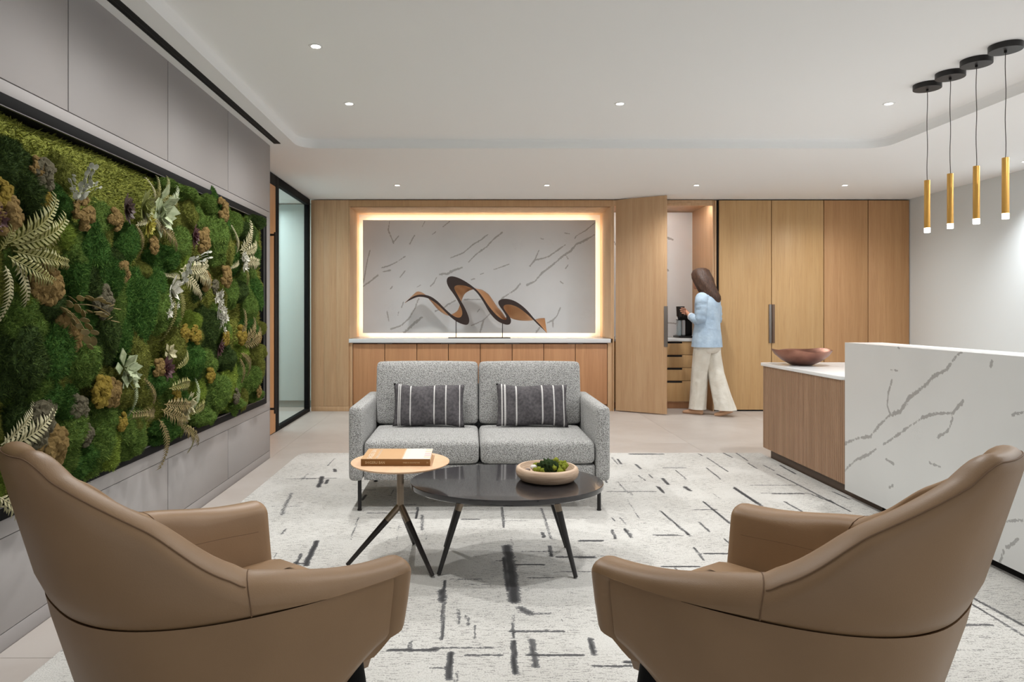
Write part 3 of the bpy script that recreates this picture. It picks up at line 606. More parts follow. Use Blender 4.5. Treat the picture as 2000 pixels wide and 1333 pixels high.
lm = thing('preserved_moss', 'lime green reindeer moss heaped beside the mound, away from the pebbles', 'moss', (bc[0]+0.07, bc[1]+0.01, ctz+0.04))
for k in range(26):
    a = random.uniform(-1.2, 1.3); d = random.uniform(0.045, 0.09); hh = random.uniform(0.048, 0.072)+(0.022 if a > 0.4 and d < 0.075 else 0)
    blob('tuft', mlime, (bc[0]+d*math.cos(a), bc[1]+0.012+d*math.sin(a)*0.9, ctz+hh), random.uniform(0.011, 0.017), k, 0.25, 2, (1, 1, 1), lm, 8)
lm = thing('preserved_moss', 'lime green reindeer moss tucked behind the white pebble', 'moss', (bc[0]-0.05, bc[1], ctz+0.04))
for k in range(20):
    a = random.uniform(1.7, 4.3); d = random.uniform(0.035, 0.066); blob('tuft', mlime, (bc[0]+d*math.cos(a), bc[1]+d*math.sin(a), ctz+random.uniform(0.046, 0.064)), random.uniform(0.010, 0.015), 50+k, 0.25, 2, (1, 1, 1), lm, 8)
o = blob('pebble', plain('white_pebble', (214, 210, 204), 0.5), (bc[0]-0.066, bc[1]-0.012, ctz+0.063), 0.017, 5, 0.12, 3, (1, 0.7, 0.7), None, 2); tag(o, 'white pebble at the edge of the moss in the wooden bowl', 'pebble')
o = blob('pebble', plain('brown_pebble', (122, 106, 98), 0.45), (bc[0]-0.094, bc[1]-0.01, ctz+0.050), 0.013, 6, 0.1, 3, (1, 0.8, 0.7), None, 2); tag(o, 'small brown pebble lying near the rim inside the wooden bowl', 'pebble')

# ------------------------------------------------------------------ leather armchairs
def make_chair(name, label, loc, rz, mirror):
    t = thing(name, label, 'armchair', loc, rz, 'tan leather armchairs'); ZB = 0.594
    def Wd(z, o): return 0.290+0.085*min(1, max(0, (z-0.2)/0.42))**0.8-0.13*max(0, (z-0.62)/0.31)**1.5-o
    def Dp(z, o): return 0.505+0.202*(z-0.2)/0.73-o
    def pt(tt, z, o):
        th = tt*math.pi/2; s, c = math.sin(abs(th)), math.cos(th)
        x = math.copysign(Wd(z, o)*s**(2/2.7), tt); y = -Dp(z, o)*c**(2/2.5) if c > 1e-9 else 0
        return (x, y, z)
    def sm(x): x = min(1, max(0, x)); return x*x*(3-2*x)
    def H(tt):
        a = abs(tt); x = min(1, max(0, (0.665-a)/0.545)); k = 0.8**0.78
        up = x**0.78*(0.35+0.65*sm(x/0.38))*sm(x/0.08) if x < 0.8 else k+(1-k)*(1-(1-(x-0.8)/0.2)**2)
        return 0.624+0.05*sm((1-a)/0.4)+(0.928-0.674)*up
    def TH(tt): return 0.092-0.034*sm((0.68-abs(tt))/0.3)
    ts = np.concatenate([-1+0.02*np.arange(0, 3)**1.0*0.5, np.linspace(-0.97, 0.97, 85), 1-0.01*np.arange(2, -1, -1)])
    rings = []; tub = []
    for tt in ts:
        h, T = H(tt), TH(tt); rv = min(T/2, h-ZB-0.002); r = []
        fr_ = sm((abs(tt)-0.97)/0.025); tb = 0.022*(1-fr_); zb_end = 0.45*fr_+(0.40)*(1-fr_)
        for k in range(7):
            z = ZB+0.004+(h-rv-ZB-0.004)*k/6; r.append(pt(tt, z, (0.005 if k == 0 else -0.0035)*(1-fr_)))
        for k in range(1, 9):
            a = math.pi*k/9; z = h-rv+rv*math.sin(a); o = T/2-T/2*math.cos(a); r.append(pt(tt, z, o))
        lo = 0.41
        for k in range(7):
            z = (h-rv)+(lo-(h-rv))*k/6; r.append(pt(tt, z, T+(0.03*sm(1-(z-0.4)/0.4) if abs(tt) < 0.6 else 0)))
        r.append(pt(tt, zb_end if fr_ > 0.5 else lo, T*0.6)); r.append(pt(tt, zb_end, tb+0.004)); r.append(pt(tt, (ZB+zb_end)/2, tb)); r.append(pt(tt, ZB-0.012, tb))
        rings.append(r)
    def capround(rs, tt):
        c = sum((Vector(p) for p in rs), Vector())/len(rs); out = []
        for d, s in ((0.010, 0.97), (0.018, 0.88), (0.022, 0.70), (0.023, 0.3)): out.append([tuple(c+(Vector(p)-c)*s+Vector((0, d, 0))) for p in rs])
        return out
    rings = list(reversed(capround(rings[0], -1)))+rings+capround(rings[-1], 1)
    MB().loft(rings).build('upholstery', M['leather'], t, True, ang=60)
    tub = []
    for tt in np.linspace(-0.982, 0.982, 90):
        y0 = pt(tt, 0.4, 0)[1]; zb = 0.235+0.215*sm((y0+0.34)/0.34); r = []
        for k in range(9):
            z = zb+(ZB-zb)*k/8; r.append(pt(tt, z, 0.010 if k == 0 else (0.003 if k == 8 else 0)))
        r.append(pt(tt, ZB-0.004, 0.012)); r.append(pt(tt, zb+0.01, 0.03)); r.append(pt(tt, zb, 0.022)); tub.append(r)
    MB().loft(tub).build('outer_shell', M['leather'], t, True, ang=60)
    # underside pan
    pan = []
    for s in (1.0, 0.6, 0.1):
        pan.append([(p[0]*s, (p[1]+0.27)*s-0.27, p[2]-0.0) for p in [pt(tt, 0.24+0.215*sm((pt(tt, .4, 0)[1]+0.34)/0.34), 0.02) for tt in np.linspace(-1, 1, 60)]])
    MB().loft(pan).build('underside', M['leather'], t, True)
    # seat cushion
    sc_ = []
    for z, o, yf in ((0.33, 0.11, 0.0), (0.36, 0.096, 0.022), (0.42, 0.093, 0.034), (0.452, 0.098, 0.032), (0.474, 0.118, 0.012), (0.488, 0.17, -0.05), (0.495, 0.26, -0.15)):
        ring = [pt(tt, max(z, 0.4), o) for tt in np.linspace(-1, 1, 49)]; ring = [(x, y*0.97, z) for x, y, _ in ring]; xw = ring[-1][0]
        ring += [(xw*(1-2*k/16), yf+0.03*(1-(1-2*k/16)**2), z) for k in range(1, 16)]; sc_.append(ring)
    MB().loft(sc_).build('seat_cushion', M['leather'], t, True, ang=60)
    # stitched seams along the back edge and across the arm tops
    path = []
    for tt in np.linspace(-0.655, 0.655, 120):
        h, T = H(tt), TH(tt); rv = min(T/2, h-ZB-0.002); a = math.radians(38); path.append(Vector(pt(tt, h-rv+rv*math.sin(a)+0.0004, T/2-T/2*math.cos(a)-0.0004)))
    MB().tube(path, 0.0016, 6).build('back_seam', M['leatherseam'], t, True)
    for sg in (-1, 1):
        tt = 0.66*sg; h, T = H(tt), TH(tt); rv = min(T/2, h-ZB-0.002)
        path = [Vector(pt(tt, ZB+0.006+(h-rv-ZB-0.006)*k/4, -0.0041)) for k in range(5)]+[Vector(pt(tt, h-rv+(rv+0.0006)*math.sin(a), T/2-(T/2+0.0006)*math.cos(a))) for a in [math.pi*k/9 for k in range(1, 10)]]
        MB().tube(path, 0.0014, 6).build('arm_seam', M['leatherseam'], t, True)
        path = [Vector(pt(tq, H(tq)-0.075-0.03*sm((0.95-abs(tq))/0.3), TH(tq)-0.0008)) for tq in np.linspace(0.99*sg, 0.68*sg, 30)]
        MB().tube(path, 0.0012, 6).build('inner_seam', M['leatherseam'], t, True)
    for x, y, xo, yo in ((0.272, -0.085, 0.300, -0.020), (-0.272, -0.085, -0.300, -0.020), (0.17, -0.42, 0.22, -0.50), (-0.17, -0.42, -0.22, -0.50)):
        MB().tube([(x, y, 0.40 if y > -0.2 else 0.27), (xo, yo, 0.006)], [0.028, 0.015], 16).build('leg', M['black'], t, True)
    return t
def face(dx_, dy_): return math.atan2(dy_, dx_)-math.pi/2
make_chair('armchair', 'tan leather wing-back armchair beside the grey moss wall', (-0.410, 1.810, RZ), face(0.70, 0.715), False)
make_chair('armchair', 'tan leather wing-back armchair beside the marble reception desk', (0.562, 1.795, RZ), face(-0.665, 0.745), True)

# ------------------------------------------------------------------ reception desk
DX, DY0, DY1 = 2.405, 1.9, 4.385
dk = thing('reception_desk', 'reception desk with a veined white marble front and fluted walnut return', 'desk', (2.8, 3.8, 0))
def zd(x, y):
    u, v = 1470+.36*x, 640+.36*y; Y = DX*F/(u-CX); return (Y, CH-(v-CY)*Y/F)
DV = [([(490,635),(560,605),(640,590),(690,530),(740,480),(800,455),(850,380),(920,330),(980,270),(1060,220),(1085,180),(1130,135)],20),([(495,780),(560,720),(630,690),(670,660)],10),([(710,635),(780,590),(840,545),(920,490),(990,468),(1085,465),(1115,430),(1145,398)],16),
([(745,470),(730,420),(735,360),(755,285)],9),([(1085,490),(1060,560),(1005,595)],11),([(750,232),(785,235)],9),([(725,715),(765,740)],9),([(960,735),(1015,755)],9),([(1410,472),(1472,460)],12),([(1345,1270),(1360,1215)],16),([(1380,1195),(1440,1150)],12),([(1380,1055),(1460,1045)],5),([(790,105),(795,115)],7),([(740,870),(765,855)],12),([(1290,210),(1300,180)],6)]
dl = []
for pts, wd in DV:
    q = [zd(*p) for p in pts]; dl.append((q, max(wd*.36*3.7/F*0.5, 0.007), 1.0))
dl += [([(1.95, .5), (2.3, .75), (2.6, .82)], .014, 1), ([(2.0, .2), (2.5, .45), (2.8, .5)], .010, 1)]
A, B = np.meshgrid(np.linspace(DY0, DY1, 260), np.linspace(0.062, 1.008, 120), indexing='ij')
gridmesh('front_slab', np.stack([np.full_like(A, DX), A, B], -1), M['marbledesk'], dk, {'vein': seg_field(A, B, dl)}, (0.02, 0, 0))
box('top_ledge', M['marble'], dk, DX+0.021, DX+0.24, DY0, DY1, 0.97, 1.008, 0.001)
box('ledge_back', M['marble'], dk, DX+0.22, DX+0.24, DY0, DY1, 0.78, 0.97, 0.001)
box('desk_body', M['walnut'], dk, DX+0.05, DX+0.2, DY0+0.02, DY1-0.02, 0.09, 0.965, 0.001)
wk = MB(); ws = rounded(DX-0.006, 3.35, DY1+0.002, 5.70, 0.07, 6)
for z in (): pass
wk.loft([[(x, y, z) for x, y in ws] for z in (0.762, 0.785)]).build('work_counter', M['marblecool'], dk, bevel=0.0015)
fl_ = MB(); pth = []                             # rounded plan of the fluted return: front side then the far end
r = 0.07; x0, x1, y0, y1 = DX+0.004, 3.33, DY1+0.003, 5.675
s_ = y0
while s_ < y1-r: pth.append((x0, s_, -1, 0)); s_ += 0.0235
for k in range(5): a = math.radians(180-90*(k+0.5)/5); pth.append((x0+r+r*math.cos(a), y1-r+r*math.sin(a), math.cos(a), math.sin(a)))
s_ = x0+r+0.012
while s_ < x1: pth.append((s_, y1, 0, 1)); s_ += 0.0235
for x, y, nx_, ny_ in pth:                        # one rib: half-round bar with a joint on both sides
    tx_, ty_ = -ny_, nx_; sec = [(-0.0100, -0.008), (-0.0100, 0.0), (-0.0065, 0.0048), (0, 0.0062), (0.0065, 0.0048), (0.0100, 0.0), (0.0100, -0.008)]
    fl_.loft([[(x+tx_*a+nx_*(b-0.006), y+ty_*a+ny_*(b-0.006), z) for a, b in sec] for z in (0.091, 0.7615)])
o = fl_.build('fluted_cladding', M['walnut'], dk, ang=70); o['kind'] = 'stuff'
core = rounded(x0+0.010, x1, y0, y1-0.010, 0.062, 5); MB().loft([[(x, y, z) for x, y in core] for z in (0.093, 0.76)]).build('return_core', plain('flute_joint', (92, 66, 48), 0.8), dk)
box('plinth', plain('desk_plinth', (96, 80, 68), 0.6), dk, DX+0.06, 3.25, DY1-0.3, 5.60, 0.0, 0.094, 0)
box('plinth', M['gap'], dk, DX+0.06, DX+0.2, DY0+0.03, DY1-0.3, 0.0, 0.09, 0)
cb = (2.618, 5.40); z = 0.7855
g = G('hammered_copper', 0.34, 0.9); v = g.coord(); g.color(g.mix(g.step(g.noise(v, 6, 3), 0.3, 0.7), (160, 114, 96), (118, 80, 68))); g.bump(g.noise(v, 40, 2), 0.15, 0.004)
prof = [(0.001, z), (0.075, z), (0.085, z+0.003), (0.150, z+0.035), (0.205, z+0.080), (0.228, z+0.115), (0.231, z+0.120), (0.226, z+0.118), (0.200, z+0.084), (0.145, z+0.041), (0.08, z+0.014), (0.001, z+0.012)]
mb = MB().lathe([(r_*0.955, q_) for r_, q_ in prof], cb, 56); mb.v = [(x, y, q+(0.008*math.sin(2*math.atan2(y-cb[1], x-cb[0])+1.0)+0.004*math.sin(5*math.atan2(y-cb[1], x-cb[0])))*max(0, (q-z)/0.12)) for x, y, q in mb.v]
o = mb.build('copper_bowl', g.m, None, ang=60); tag(o, 'wide brown copper bowl on the white counter of the reception desk', 'bowl')

# ------------------------------------------------------------------ ribbon sculpture in the niche
LR = [(410,785,410,785),(455,745,462,757),(500,726,506,740),(550,724,550,743),(600,738,592,757),(650,775,640,790),(690,818,682,830),(722,848,712,860),(752,874,745,892),(785,892,785,922),(812,892,830,942),(826,872,866,946),(824,840,879,915),(814,812,866,868),(798,780,838,808),(780,748,812,766),(756,712,790,725),(731,680,774,697),(714,645,766,678),(712,615,772,662),(725,596,795,655),(755,591,830,657),(800,604,870,668),(850,630,905,685),(900,665,935,715),(940,700,960,750),(975,745,985,790),(1010,800,1015,845),(1050,850,1045,885),(1090,890,1080,918),(1125,908,1115,935),(1145,908,1150,946),(1148,890,1175,938),(1135,865,1180,905),(1115,835,1158,872),(1096,810,1130,835),(1084,785,1122,815),(1092,765,1130,800),(1120,755,1160,795),(1165,757,1205,805),(1215,775,1250,830),(1265,810,1300,870),(1310,855,1340,908),(1350,905,1375,945),(1395,950,1410,975),(1437,1003,1437,1003)]
BK = {0:(435,752),2:(490,699),3:(520,704),4:(550,722),5:(600,778),6:(640,828),7:(685,862),8:(725,880),9:(750,868),10:(775,855),11:(792,840),12:(803,815),13:(810,790),15:(822,755),17:(835,725),19:(850,708),21:(880,690),23:(920,679),25:(970,687),27:(1020,722),28:(1055,775),29:(1085,820),30:(1115,850),31:(1135,880),32:(1145,900),33:(1150,890),34:(1152,880),36:(1160,880),38:(1175,890),39:(1200,903),40:(1240,912),41:(1285,915),42:(1330,914),43:(1370,905),44:(1405,897),45:(1433,897)}
ks = sorted(BK); n = len(LR); ii = np.arange(n)
arr = np.column_stack([np.array(LR, float), np.interp(ii, ks, [BK[k][0] for k in ks]), np.interp(ii, ks, [BK[k][1] for k in ks])])
for _ in range(3):
    a_, b_ = arr[:-1], arr[1:]; q = np.empty((2*len(a_), 6)); q[0::2] = .75*a_+.25*b_; q[1::2] = .25*a_+.75*b_; arr = np.vstack([arr[:1], q, arr[-1:]])
Ys = 8.50
def zs_(x, y, Y): p = P(680+.27*x, 380+.27*y, Ys); return (p.x, Y, p.z)
rs = thing('ribbon_sculpture', 'dark bronze and copper wave ribbon sculpture on a thin black stand', 'sculpture', ((950*.27+680-CX)*Ys/F, Ys, 0.8815))
mb = MB().loft([[zs_(a, b, Ys), zs_(c, d, Ys), zs_(c, d, Ys+0.014), zs_(a, b, Ys+0.014)] for a, b, c, d, e, f in arr]); mb.build('dark_edge', plain('dark_bronze', (50, 36, 32), 0.45, 0.2), rs, ang=60)
rib = []
for a, b, c, d, e, f in arr:
    mx_, my_ = (a+c)/2, (b+d)/2; p0, p1 = Vector(zs_(mx_, my_, Ys+0.010)), Vector(zs_(e, f, Ys+0.17)); rib.append([tuple(p0.lerp(p1, k/5)) for k in range(6)])
o = MB().loft(rib, cap=False, closed=False).build('ribbon', plain('copper_leaf', (206, 154, 108), 0.42, 0.35, 0, 0, 0.25), rs, ang=180); m_ = o.modifiers.new('solid', 'SOLIDIFY'); m_.thickness = 0.006; m_.offset = 0
for x, yt in ((780, 915), (1117, 932)):
    a, b = zs_(x, yt, Ys+0.03), zs_(x, 1042, Ys+0.03); MB().tube([a, (b[0], b[1], 0.885)], 0.005, 10).build('rod', M['blackmetal'], rs)
a, b = zs_(725, 1043, Ys), zs_(1172, 1043, Ys); box('base_plate', M['blackmetal'], rs, a[0], b[0], Ys-0.07, Ys+0.13, 0.8815, 0.889, 0.001)
# ------------------------------------------------------------------ framed moss picture
ms = thing('moss_picture', 'large framed living-moss picture with ferns, lichen and succulents on the grey wall', 'wall art', (XL, (MY0+MY1)/2, MZ0))
fw = 0.042
for y0, y1, z0, z1 in ((MY0, MY1, MZ1-fw, MZ1), (MY0, MY1, MZ0, MZ0+fw), (MY1-fw, MY1, MZ0+fw, MZ1-fw), (MY0, MY0+fw, MZ0+fw, MZ1-fw)):
    box('frame_side', M['black'], ms, XL-0.14, XL+0.012, y0, y1, z0, z1, 0.0015)
for y0, y1, z0, z1 in ((MY0+fw, MY1-fw, MZ1-fw-0.004, MZ1-fw), (MY0+fw, MY1-fw, MZ0+fw, MZ0+fw+0.004), (MY1-fw-0.004, MY1-fw, MZ0+fw, MZ1-fw)):
    box('frame_lip', M['lip'], ms, XL-0.0, XL+0.010, y0, y1, z0, z1, 0)
box('backing', plain('moss_backing', (30, 32, 22), 0.95), ms, XL-0.14, XL-0.09, MY0+fw, MY1-fw, MZ0+fw, MZ1-fw, 0)
MG = {'deep': mossmat('deep_green_moss', (78, 124, 50), (56, 98, 40), (124, 164, 78)), 'dark': mossmat('dark_forest_moss', (76, 99, 48), (55, 76, 39), (111, 134, 67)),
      'olive': mossmat('olive_flat_moss', (141, 146, 67), (111, 118, 51), (176, 178, 88)), 'lime': mossmat('bright_lime_moss', (155, 180, 71), (129, 153, 55), (192, 213, 102)),
      'leaf': mossmat('leaf_green_moss', (122, 153, 69), (92, 125, 55), (160, 185, 92)), 'tan': mossmat('tan_lichen', (194, 162, 99), (164, 134, 81), (225, 194, 129), 160),
      'ochre': mossmat('ochre_lichen', (204, 176, 76), (174, 148, 57), (234, 208, 106), 160), 'grey': mossmat('grey_lichen', (148, 141, 113), (120, 113, 90), (176, 169, 139), 160)}
def blades(vs, ns, L, rr):
    V = []; Fc = []
    for p, nn in zip(vs, ns):
        d = (nn+Vector((rr.gauss(0, .65), rr.gauss(0, .65), rr.gauss(0, .65)))).normalized(); s = d.orthogonal().normalized(); s.rotate(Matrix.Rotation(rr.uniform(0, 6.28), 3, d)); l = L*rr.uniform(.6, 1.3); wd = l*0.13
        b = len(V); V += [p-s*wd-d*l*.2, p+s*wd-d*l*.2, p+d*l]; Fc.append((b, b+1, b+2))
    return V, Fc
def tint(me, b, rr):                             # every blade of moss has its own shade
    at_ = me.attributes.new('shade', 'FLOAT', 'POINT'); val = np.full(len(me.vertices), .4, np.float32); nb = (len(val)-b)//3
    val[b:b+3*nb] = np.repeat(np.random.default_rng(rr.randrange(999)).random(nb), 3); at_.data.foreach_set('value', val)
def mound(seed, lumps, nb, L):
    rr = random.Random(seed); bm = bmesh.new(); bmesh.ops.create_icosphere(bm, subdivisions=4, radius=1)
    ph = [(Vector((rr.uniform(-1, 1), rr.uniform(-1, 1), rr.uniform(-1, 1)))*lumps, rr.uniform(0, 6)) for _ in range(7)]
    for v in bm.verts:
        k = 1+0.10*sum(math.sin(v.co.dot(a)+b) for a, b in ph)/1.6+0.055*sum(math.sin(v.co.dot(a)*3.6+b*2) for a, b in ph)/1.6; v.co = Vector((v.co.x, v.co.y, v.co.z*0.62))*k
    bm.normal_update(); fs = [f for f in bm.faces if f.calc_center_median().z > -0.25]
    V = [v.co.copy() for v in bm.verts]; Fc = [tuple(v.index for v in f.verts) for f in bm.faces]
    ps, ns = [], []
    for _ in range(nb):
        f = rr.choice(fs); a, b = rr.random(), rr.random()
        if a+b > 1: a, b = 1-a, 1-b
        p = f.verts[0].co+(f.verts[1].co-f.verts[0].co)*a+(f.verts[2].co-f.verts[0].co)*b; ps.append(p); ns.append(f.normal.copy())
    bm.free(); V2, F2 = blades(ps, ns, L, rr); b = len(V); V += V2; Fc += [tuple(b+i for i in q) for q in F2]
    me = bpy.data.meshes.new('moss_cushion'); me.from_pydata(V, [], Fc); tint(me, b, rr); me.polygons.foreach_set('use_smooth', [True]*len(me.polygons)); me.materials.append(MG['deep']); return me
MP = [mound(k, 3.6+k*0.7, 9500, 0.12) for k in range(5)]
def lichen(seed):
    rr = random.Random(seed); V = []; Fc = []
    for _ in range(34):
        a, d = rr.uniform(0, 6.28), rr.random()**.6; c = Vector((d*math.cos(a), d*math.sin(a), 0.55*(1-d*d*.6))); rad = rr.uniform(.2, .34)
        bm = bmesh.new(); bmesh.ops.create_icosphere(bm, subdivisions=2, radius=rad); b = len(V)
        for v in bm.verts: V.append(v.co*(1+rr.uniform(-.28, .28))+c)
        Fc += [tuple(b+v.index for v in f.verts) for f in bm.faces]; bm.free()
    me = bpy.data.meshes.new('lichen_tuft'); me.from_pydata(V, [], Fc); me.materials.append(MG['tan']); return me
LP = [lichen(k) for k in range(3)]
ORGM = ORG[ms.name]
def onwall(u, v, off=0.03):
    X_ = -(XL+off); Y = X_*F/(CX-u); return Y, CH-(v-CY)*Y/F
def stick(me, name, Y, Z, X_, sc_, spin=0, tilt=(0, 0), mat=None):
    R_ = (Matrix.Rotation(spin, 3, 'X')@Matrix.Rotation(tilt[0], 3, 'Z')@Matrix.Rotation(tilt[1], 3, 'Y')@Matrix.Rotation(math.pi/2, 3, 'Y'))
    return dupmesh(me, name, ms, Vector((X_, Y, Z))-ORGM, R_.to_euler(), sc_, mat)
# the flat moss carpet: lumpy sheet plus fine blades, one mass nobody could count
ny_, nz_ = 190, 80; A, B = np.meshgrid(np.linspace(MY0+fw, MY1-fw-0.03, ny_), np.linspace(MZ0+fw+0.004, MZ1-fw-0.004, nz_), indexing='ij')
hgt = np.zeros_like(A)
for k in range(60):
    fx, fz, ph = random.uniform(-28, 28), random.uniform(-24, 24), random.uniform(0, 6.3); hgt += np.sin(A*fx+B*fz+ph)
hgt = np.clip(hgt/12, -1, 1)*0.012
edge = np.minimum(np.minimum(B-B.min(), B.max()-B), A.max()-A); hgt -= 0.05*np.clip(1-edge/0.05, 0, 1)
Xs = XL-0.012+hgt
V = np.stack([Xs, A, B], -1); vl = []; nl = []
for _ in range(110000):
    i, j = random.randrange(ny_-1), random.randrange(nz_-1); a, b = random.random(), random.random()
    vl.append(Vector(V[i, j]*(1-a)*(1-b)+V[i+1, j]*a*(1-b)+V[i, j+1]*(1-a)*b+V[i+1, j+1]*a*b)); nl.append(Vector((1, 0, 0)))
V2, F2 = blades(vl, nl, 0.022, random.Random(5))
idx = np.arange(ny_*nz_).reshape(ny_, nz_); Q = np.stack([idx[:-1, :-1], idx[1:, :-1], idx[1:, 1:], idx[:-1, 1:]], -1).reshape(-1, 4)
mb = MB(); mb.v = [tuple(p) for p in V.reshape(-1, 3)]+[tuple(p) for p in V2]; b = ny_*nz_; mb.f = [tuple(q) for q in Q.tolist()]+[tuple(b+i for i in q) for q in F2]
me = bpy.data.meshes.new('flat_moss'); me.from_pydata([tuple(Vector(p)-ORGM) for p in mb.v], [], mb.f); me.polygons.foreach_set('use_smooth', [True]*len(me.polygons)); me.materials.append(MG['olive'])
tint(me, ny_*nz_, random.Random(3)); o = link(bpy.data.objects.new('flat_moss', me), ms); o['kind'] = 'stuff'
# moss cushions: pixel-measured ones first (centre, half-width, half-height in metres on the wall), then filling ones
CU = [('deep',320,505,.17,.10),('deep',140,540,.11,.13),('deep',100,690,.16,.20),('leaf',150,700,.14,.15),('dark',35,700,.15,.18),('leaf',60,760,.10,.14),('lime',120,465,.11,.09),('leaf',345,480,.12,.14),('deep',180,500,.09,.20),('dark',170,560,.08,.15),
('deep',210,540,.08,.14),('dark',55,380,.12,.12),('dark',20,330,.10,.14),('deep',110,400,.10,.10),('leaf',130,500,.10,.08),('deep',265,610,.14,.24),('deep',240,670,.10,.15),('leaf',300,600,.12,.18),('leaf',420,460,.15,.22),('olive',432,480,.14,.22),
('leaf',452,440,.12,.14),('deep',500,575,.16,.17),('dark',467,570,.12,.10),('leaf',485,600,.10,.16),('leaf',430,640,.12,.14),('dark',400,640,.13,.16),('deep',495,500,.14,.12),('dark',480,460,.14,.12),('leaf',380,430,.12,.14),('olive',365,420,.10,.14),
('lime',345,520,.10,.13),('leaf',330,600,.10,.14),('deep',300,560,.09,.14),('deep',370,700,.13,.16),('leaf',400,710,.12,.14),('leaf',415,770,.22,.16),('lime',445,750,.18,.15),('olive',340,680,.12,.16),('deep',300,745,.13,.09),('deep',345,780,.12,.12),
('leaf',180,860,.14,.16),('lime',205,880,.13,.12),('leaf',130,840,.12,.15),('deep',165,890,.11,.10),('leaf',240,850,.12,.12),('leaf',250,880,.12,.08),('deep',120,790,.10,.11),('deep',85,780,.10,.10),('leaf',200,820,.08,.11),('deep',140,920,.12,.08),
('leaf',110,900,.10,.10),('dark',40,840,.12,.12),('olive',230,760,.10,.12),('olive',260,700,.12,.2),('leaf',460,820,.15,.06),('leaf',490,740,.14,.14),('olive',500,700,.10,.14),('lime',470,690,.12,.10),('dark',440,700,.10,.12),('deep',485,640,.13,.12),
('leaf',20,620,.12,.16),('lime',35,590,.08,.08),('dark',90,600,.10,.10),('leaf',60,640,.08,.14),('dark',200,640,.10,.2),('leaf',215,600,.07,.16),('dark',225,520,.10,.10),('deep',240,480,.08,.14),('leaf',330,340,.08,.05),('leaf',365,380,.12,.06),('dark',500,430,.16,.08),('leaf',410,400,.12,.08),('lime',20,900,.10,.10),('leaf',400,830,.18,.07),('deep',320,850,.14,.08),('leaf',500,790,.12,.06)]
for k, (c, u, v, hw, hh) in enumerate(CU):
    Y, Z = onwall(u, v); s = 0.82
    stick(MP[k % 5], 'moss_cushion', Y, min(max(Z, MZ0+.1), MZ1-.09), XL+random.uniform(-.012, .014), (hh*s, hw*s, 0.10+0.25*min(hw, hh)), 0, (random.uniform(-.15, .15), random.uniform(-.15, .15)), MG[c])
pl = [(onwall(u, v), max(hw, hh)) for c, u, v, hw, hh in CU]
cols = ['deep', 'olive', 'leaf', 'olive', 'leaf', 'lime', 'dark']
for k in range(150):
    Y, Z = random.uniform(MY0+.12, MY1-.1), random.uniform(MZ0+.09, MZ1-.1)
    if Z > 1.62 and 2.3 < Y < 3.9 and random.random() < .85: continue        # the flat olive field at the top
    if min(math.hypot(Y-p[0][0], Z-p[0][1])/p[1] for p in pl) < .42: continue
    hh = random.uniform(.05, .12); c = cols[int((math.sin(Y*2.7+Z*3.1)+math.sin(Y*1.3-Z*4.4)+2)/4*6.99)] if random.random() < .7 else random.choice(cols)
    stick(MP[k % 5], 'moss_cushion', Y, Z, XL-0.02, (hh*random.uniform(.9, 1.5), hh, 0.07+hh*.35), random.uniform(-.4, .4), (0, 0), MG[c])
LI = [('tan',90,560,.09),('tan',75,560,.07),('tan',160,415,.08),('tan',240,530,.06),('tan',400,548,.07),('tan',395,470,.09),('tan',432,412,.09),('tan',135,655,.08),('tan',125,630,.06),('tan',215,765,.08),('ochre',195,765,.08),('ochre',380,655,.07),('ochre',360,650,.06),('ochre',410,733,.06),('grey',200,590,.08),('grey',85,340,.07),('tan',75,330,.05),
('ochre',85,390,.05),('grey',80,820,.09),('grey',70,850,.08),('tan',100,870,.09),('tan',80,895,.09),('grey',150,800,.07),('grey',165,850,.06),('ochre',237,825,.05),('tan',300,480,.05),('tan',225,430,.06),('ochre',2,380,.06),('tan',440,540,.08),('tan',505,765,.05),('grey',460,775,.06),('tan',310,720,.06),('ochre',345,770,.05),('ochre',440,660,.06),('ochre',470,655,.08),('tan',10,420,.08),('grey',420,560,.05),('tan',505,660,.05)]
for k, (c, u, v, r_) in enumerate(LI):
    Y, Z = onwall(u, v, .07); stick(LP[k % 3], 'lichen_tuft', Y, Z, XL+0.062, (r_*.8, r_*.8, r_*.7), random.uniform(0, 6), (0, 0), MG[c])
# fern fronds
def frond(seed, n=15, wide=0.30, curl=0.25, droop=0.15):
    rr = random.Random(seed); mb = MB(); pts = []
    for k in range(n+1):
        t = k/n; pts.append(Vector((t, curl*t*t*0.5, 0.12*math.sin(t*2.6)-droop*t*t)))
    mb.tube(pts, [0.010*(1-.8*k/n)+.002 for k in range(n+1)], 5)
    for k in range(1, n+1):
        t = k/n; ln = wide*(math.sin(min(1, t*1.25+.12)*math.pi*.86)**.8)+.02; d = (pts[min(k+1, n)]-pts[k-1]).normalized(); up = Vector((0, 0, 1)); sd_ = up.cross(d).normalized()
        for sg in (-1, 1):
            dr = (sd_*sg*.9+d*.5).normalized(); p = pts[k]; w_ = d*(0.31/n); z_ = up*rr.uniform(-.05, .05)*ln
            a = [p-w_, p+dr*ln*.45-w_*1.1+up*.02+z_, p+dr*ln+d*.02+z_*2-up*.03, p+dr*ln*.5+w_*1.0+up*.02+z_, p+w_]
            th = Vector((0, 0, .004)); mb.add(a+[q-th for q in a], [(0, 1, 3, 4), (1, 2, 3), (5, 9, 8, 6), (6, 8, 7), (0, 5, 6, 1), (1, 6, 7, 2), (2, 7, 8, 3), (3, 8, 9, 4)])
    me = bpy.data.meshes.new('fern_frond'); me.from_pydata(mb.v, [], mb.f); me.materials.append(MG['lime']); return me
FR = [frond(1, 17, .17), frond(2, 18, .14, -.35, .3), frond(3, 15, .20, .5, .1), frond(4, 18, .11, .1, .45)]
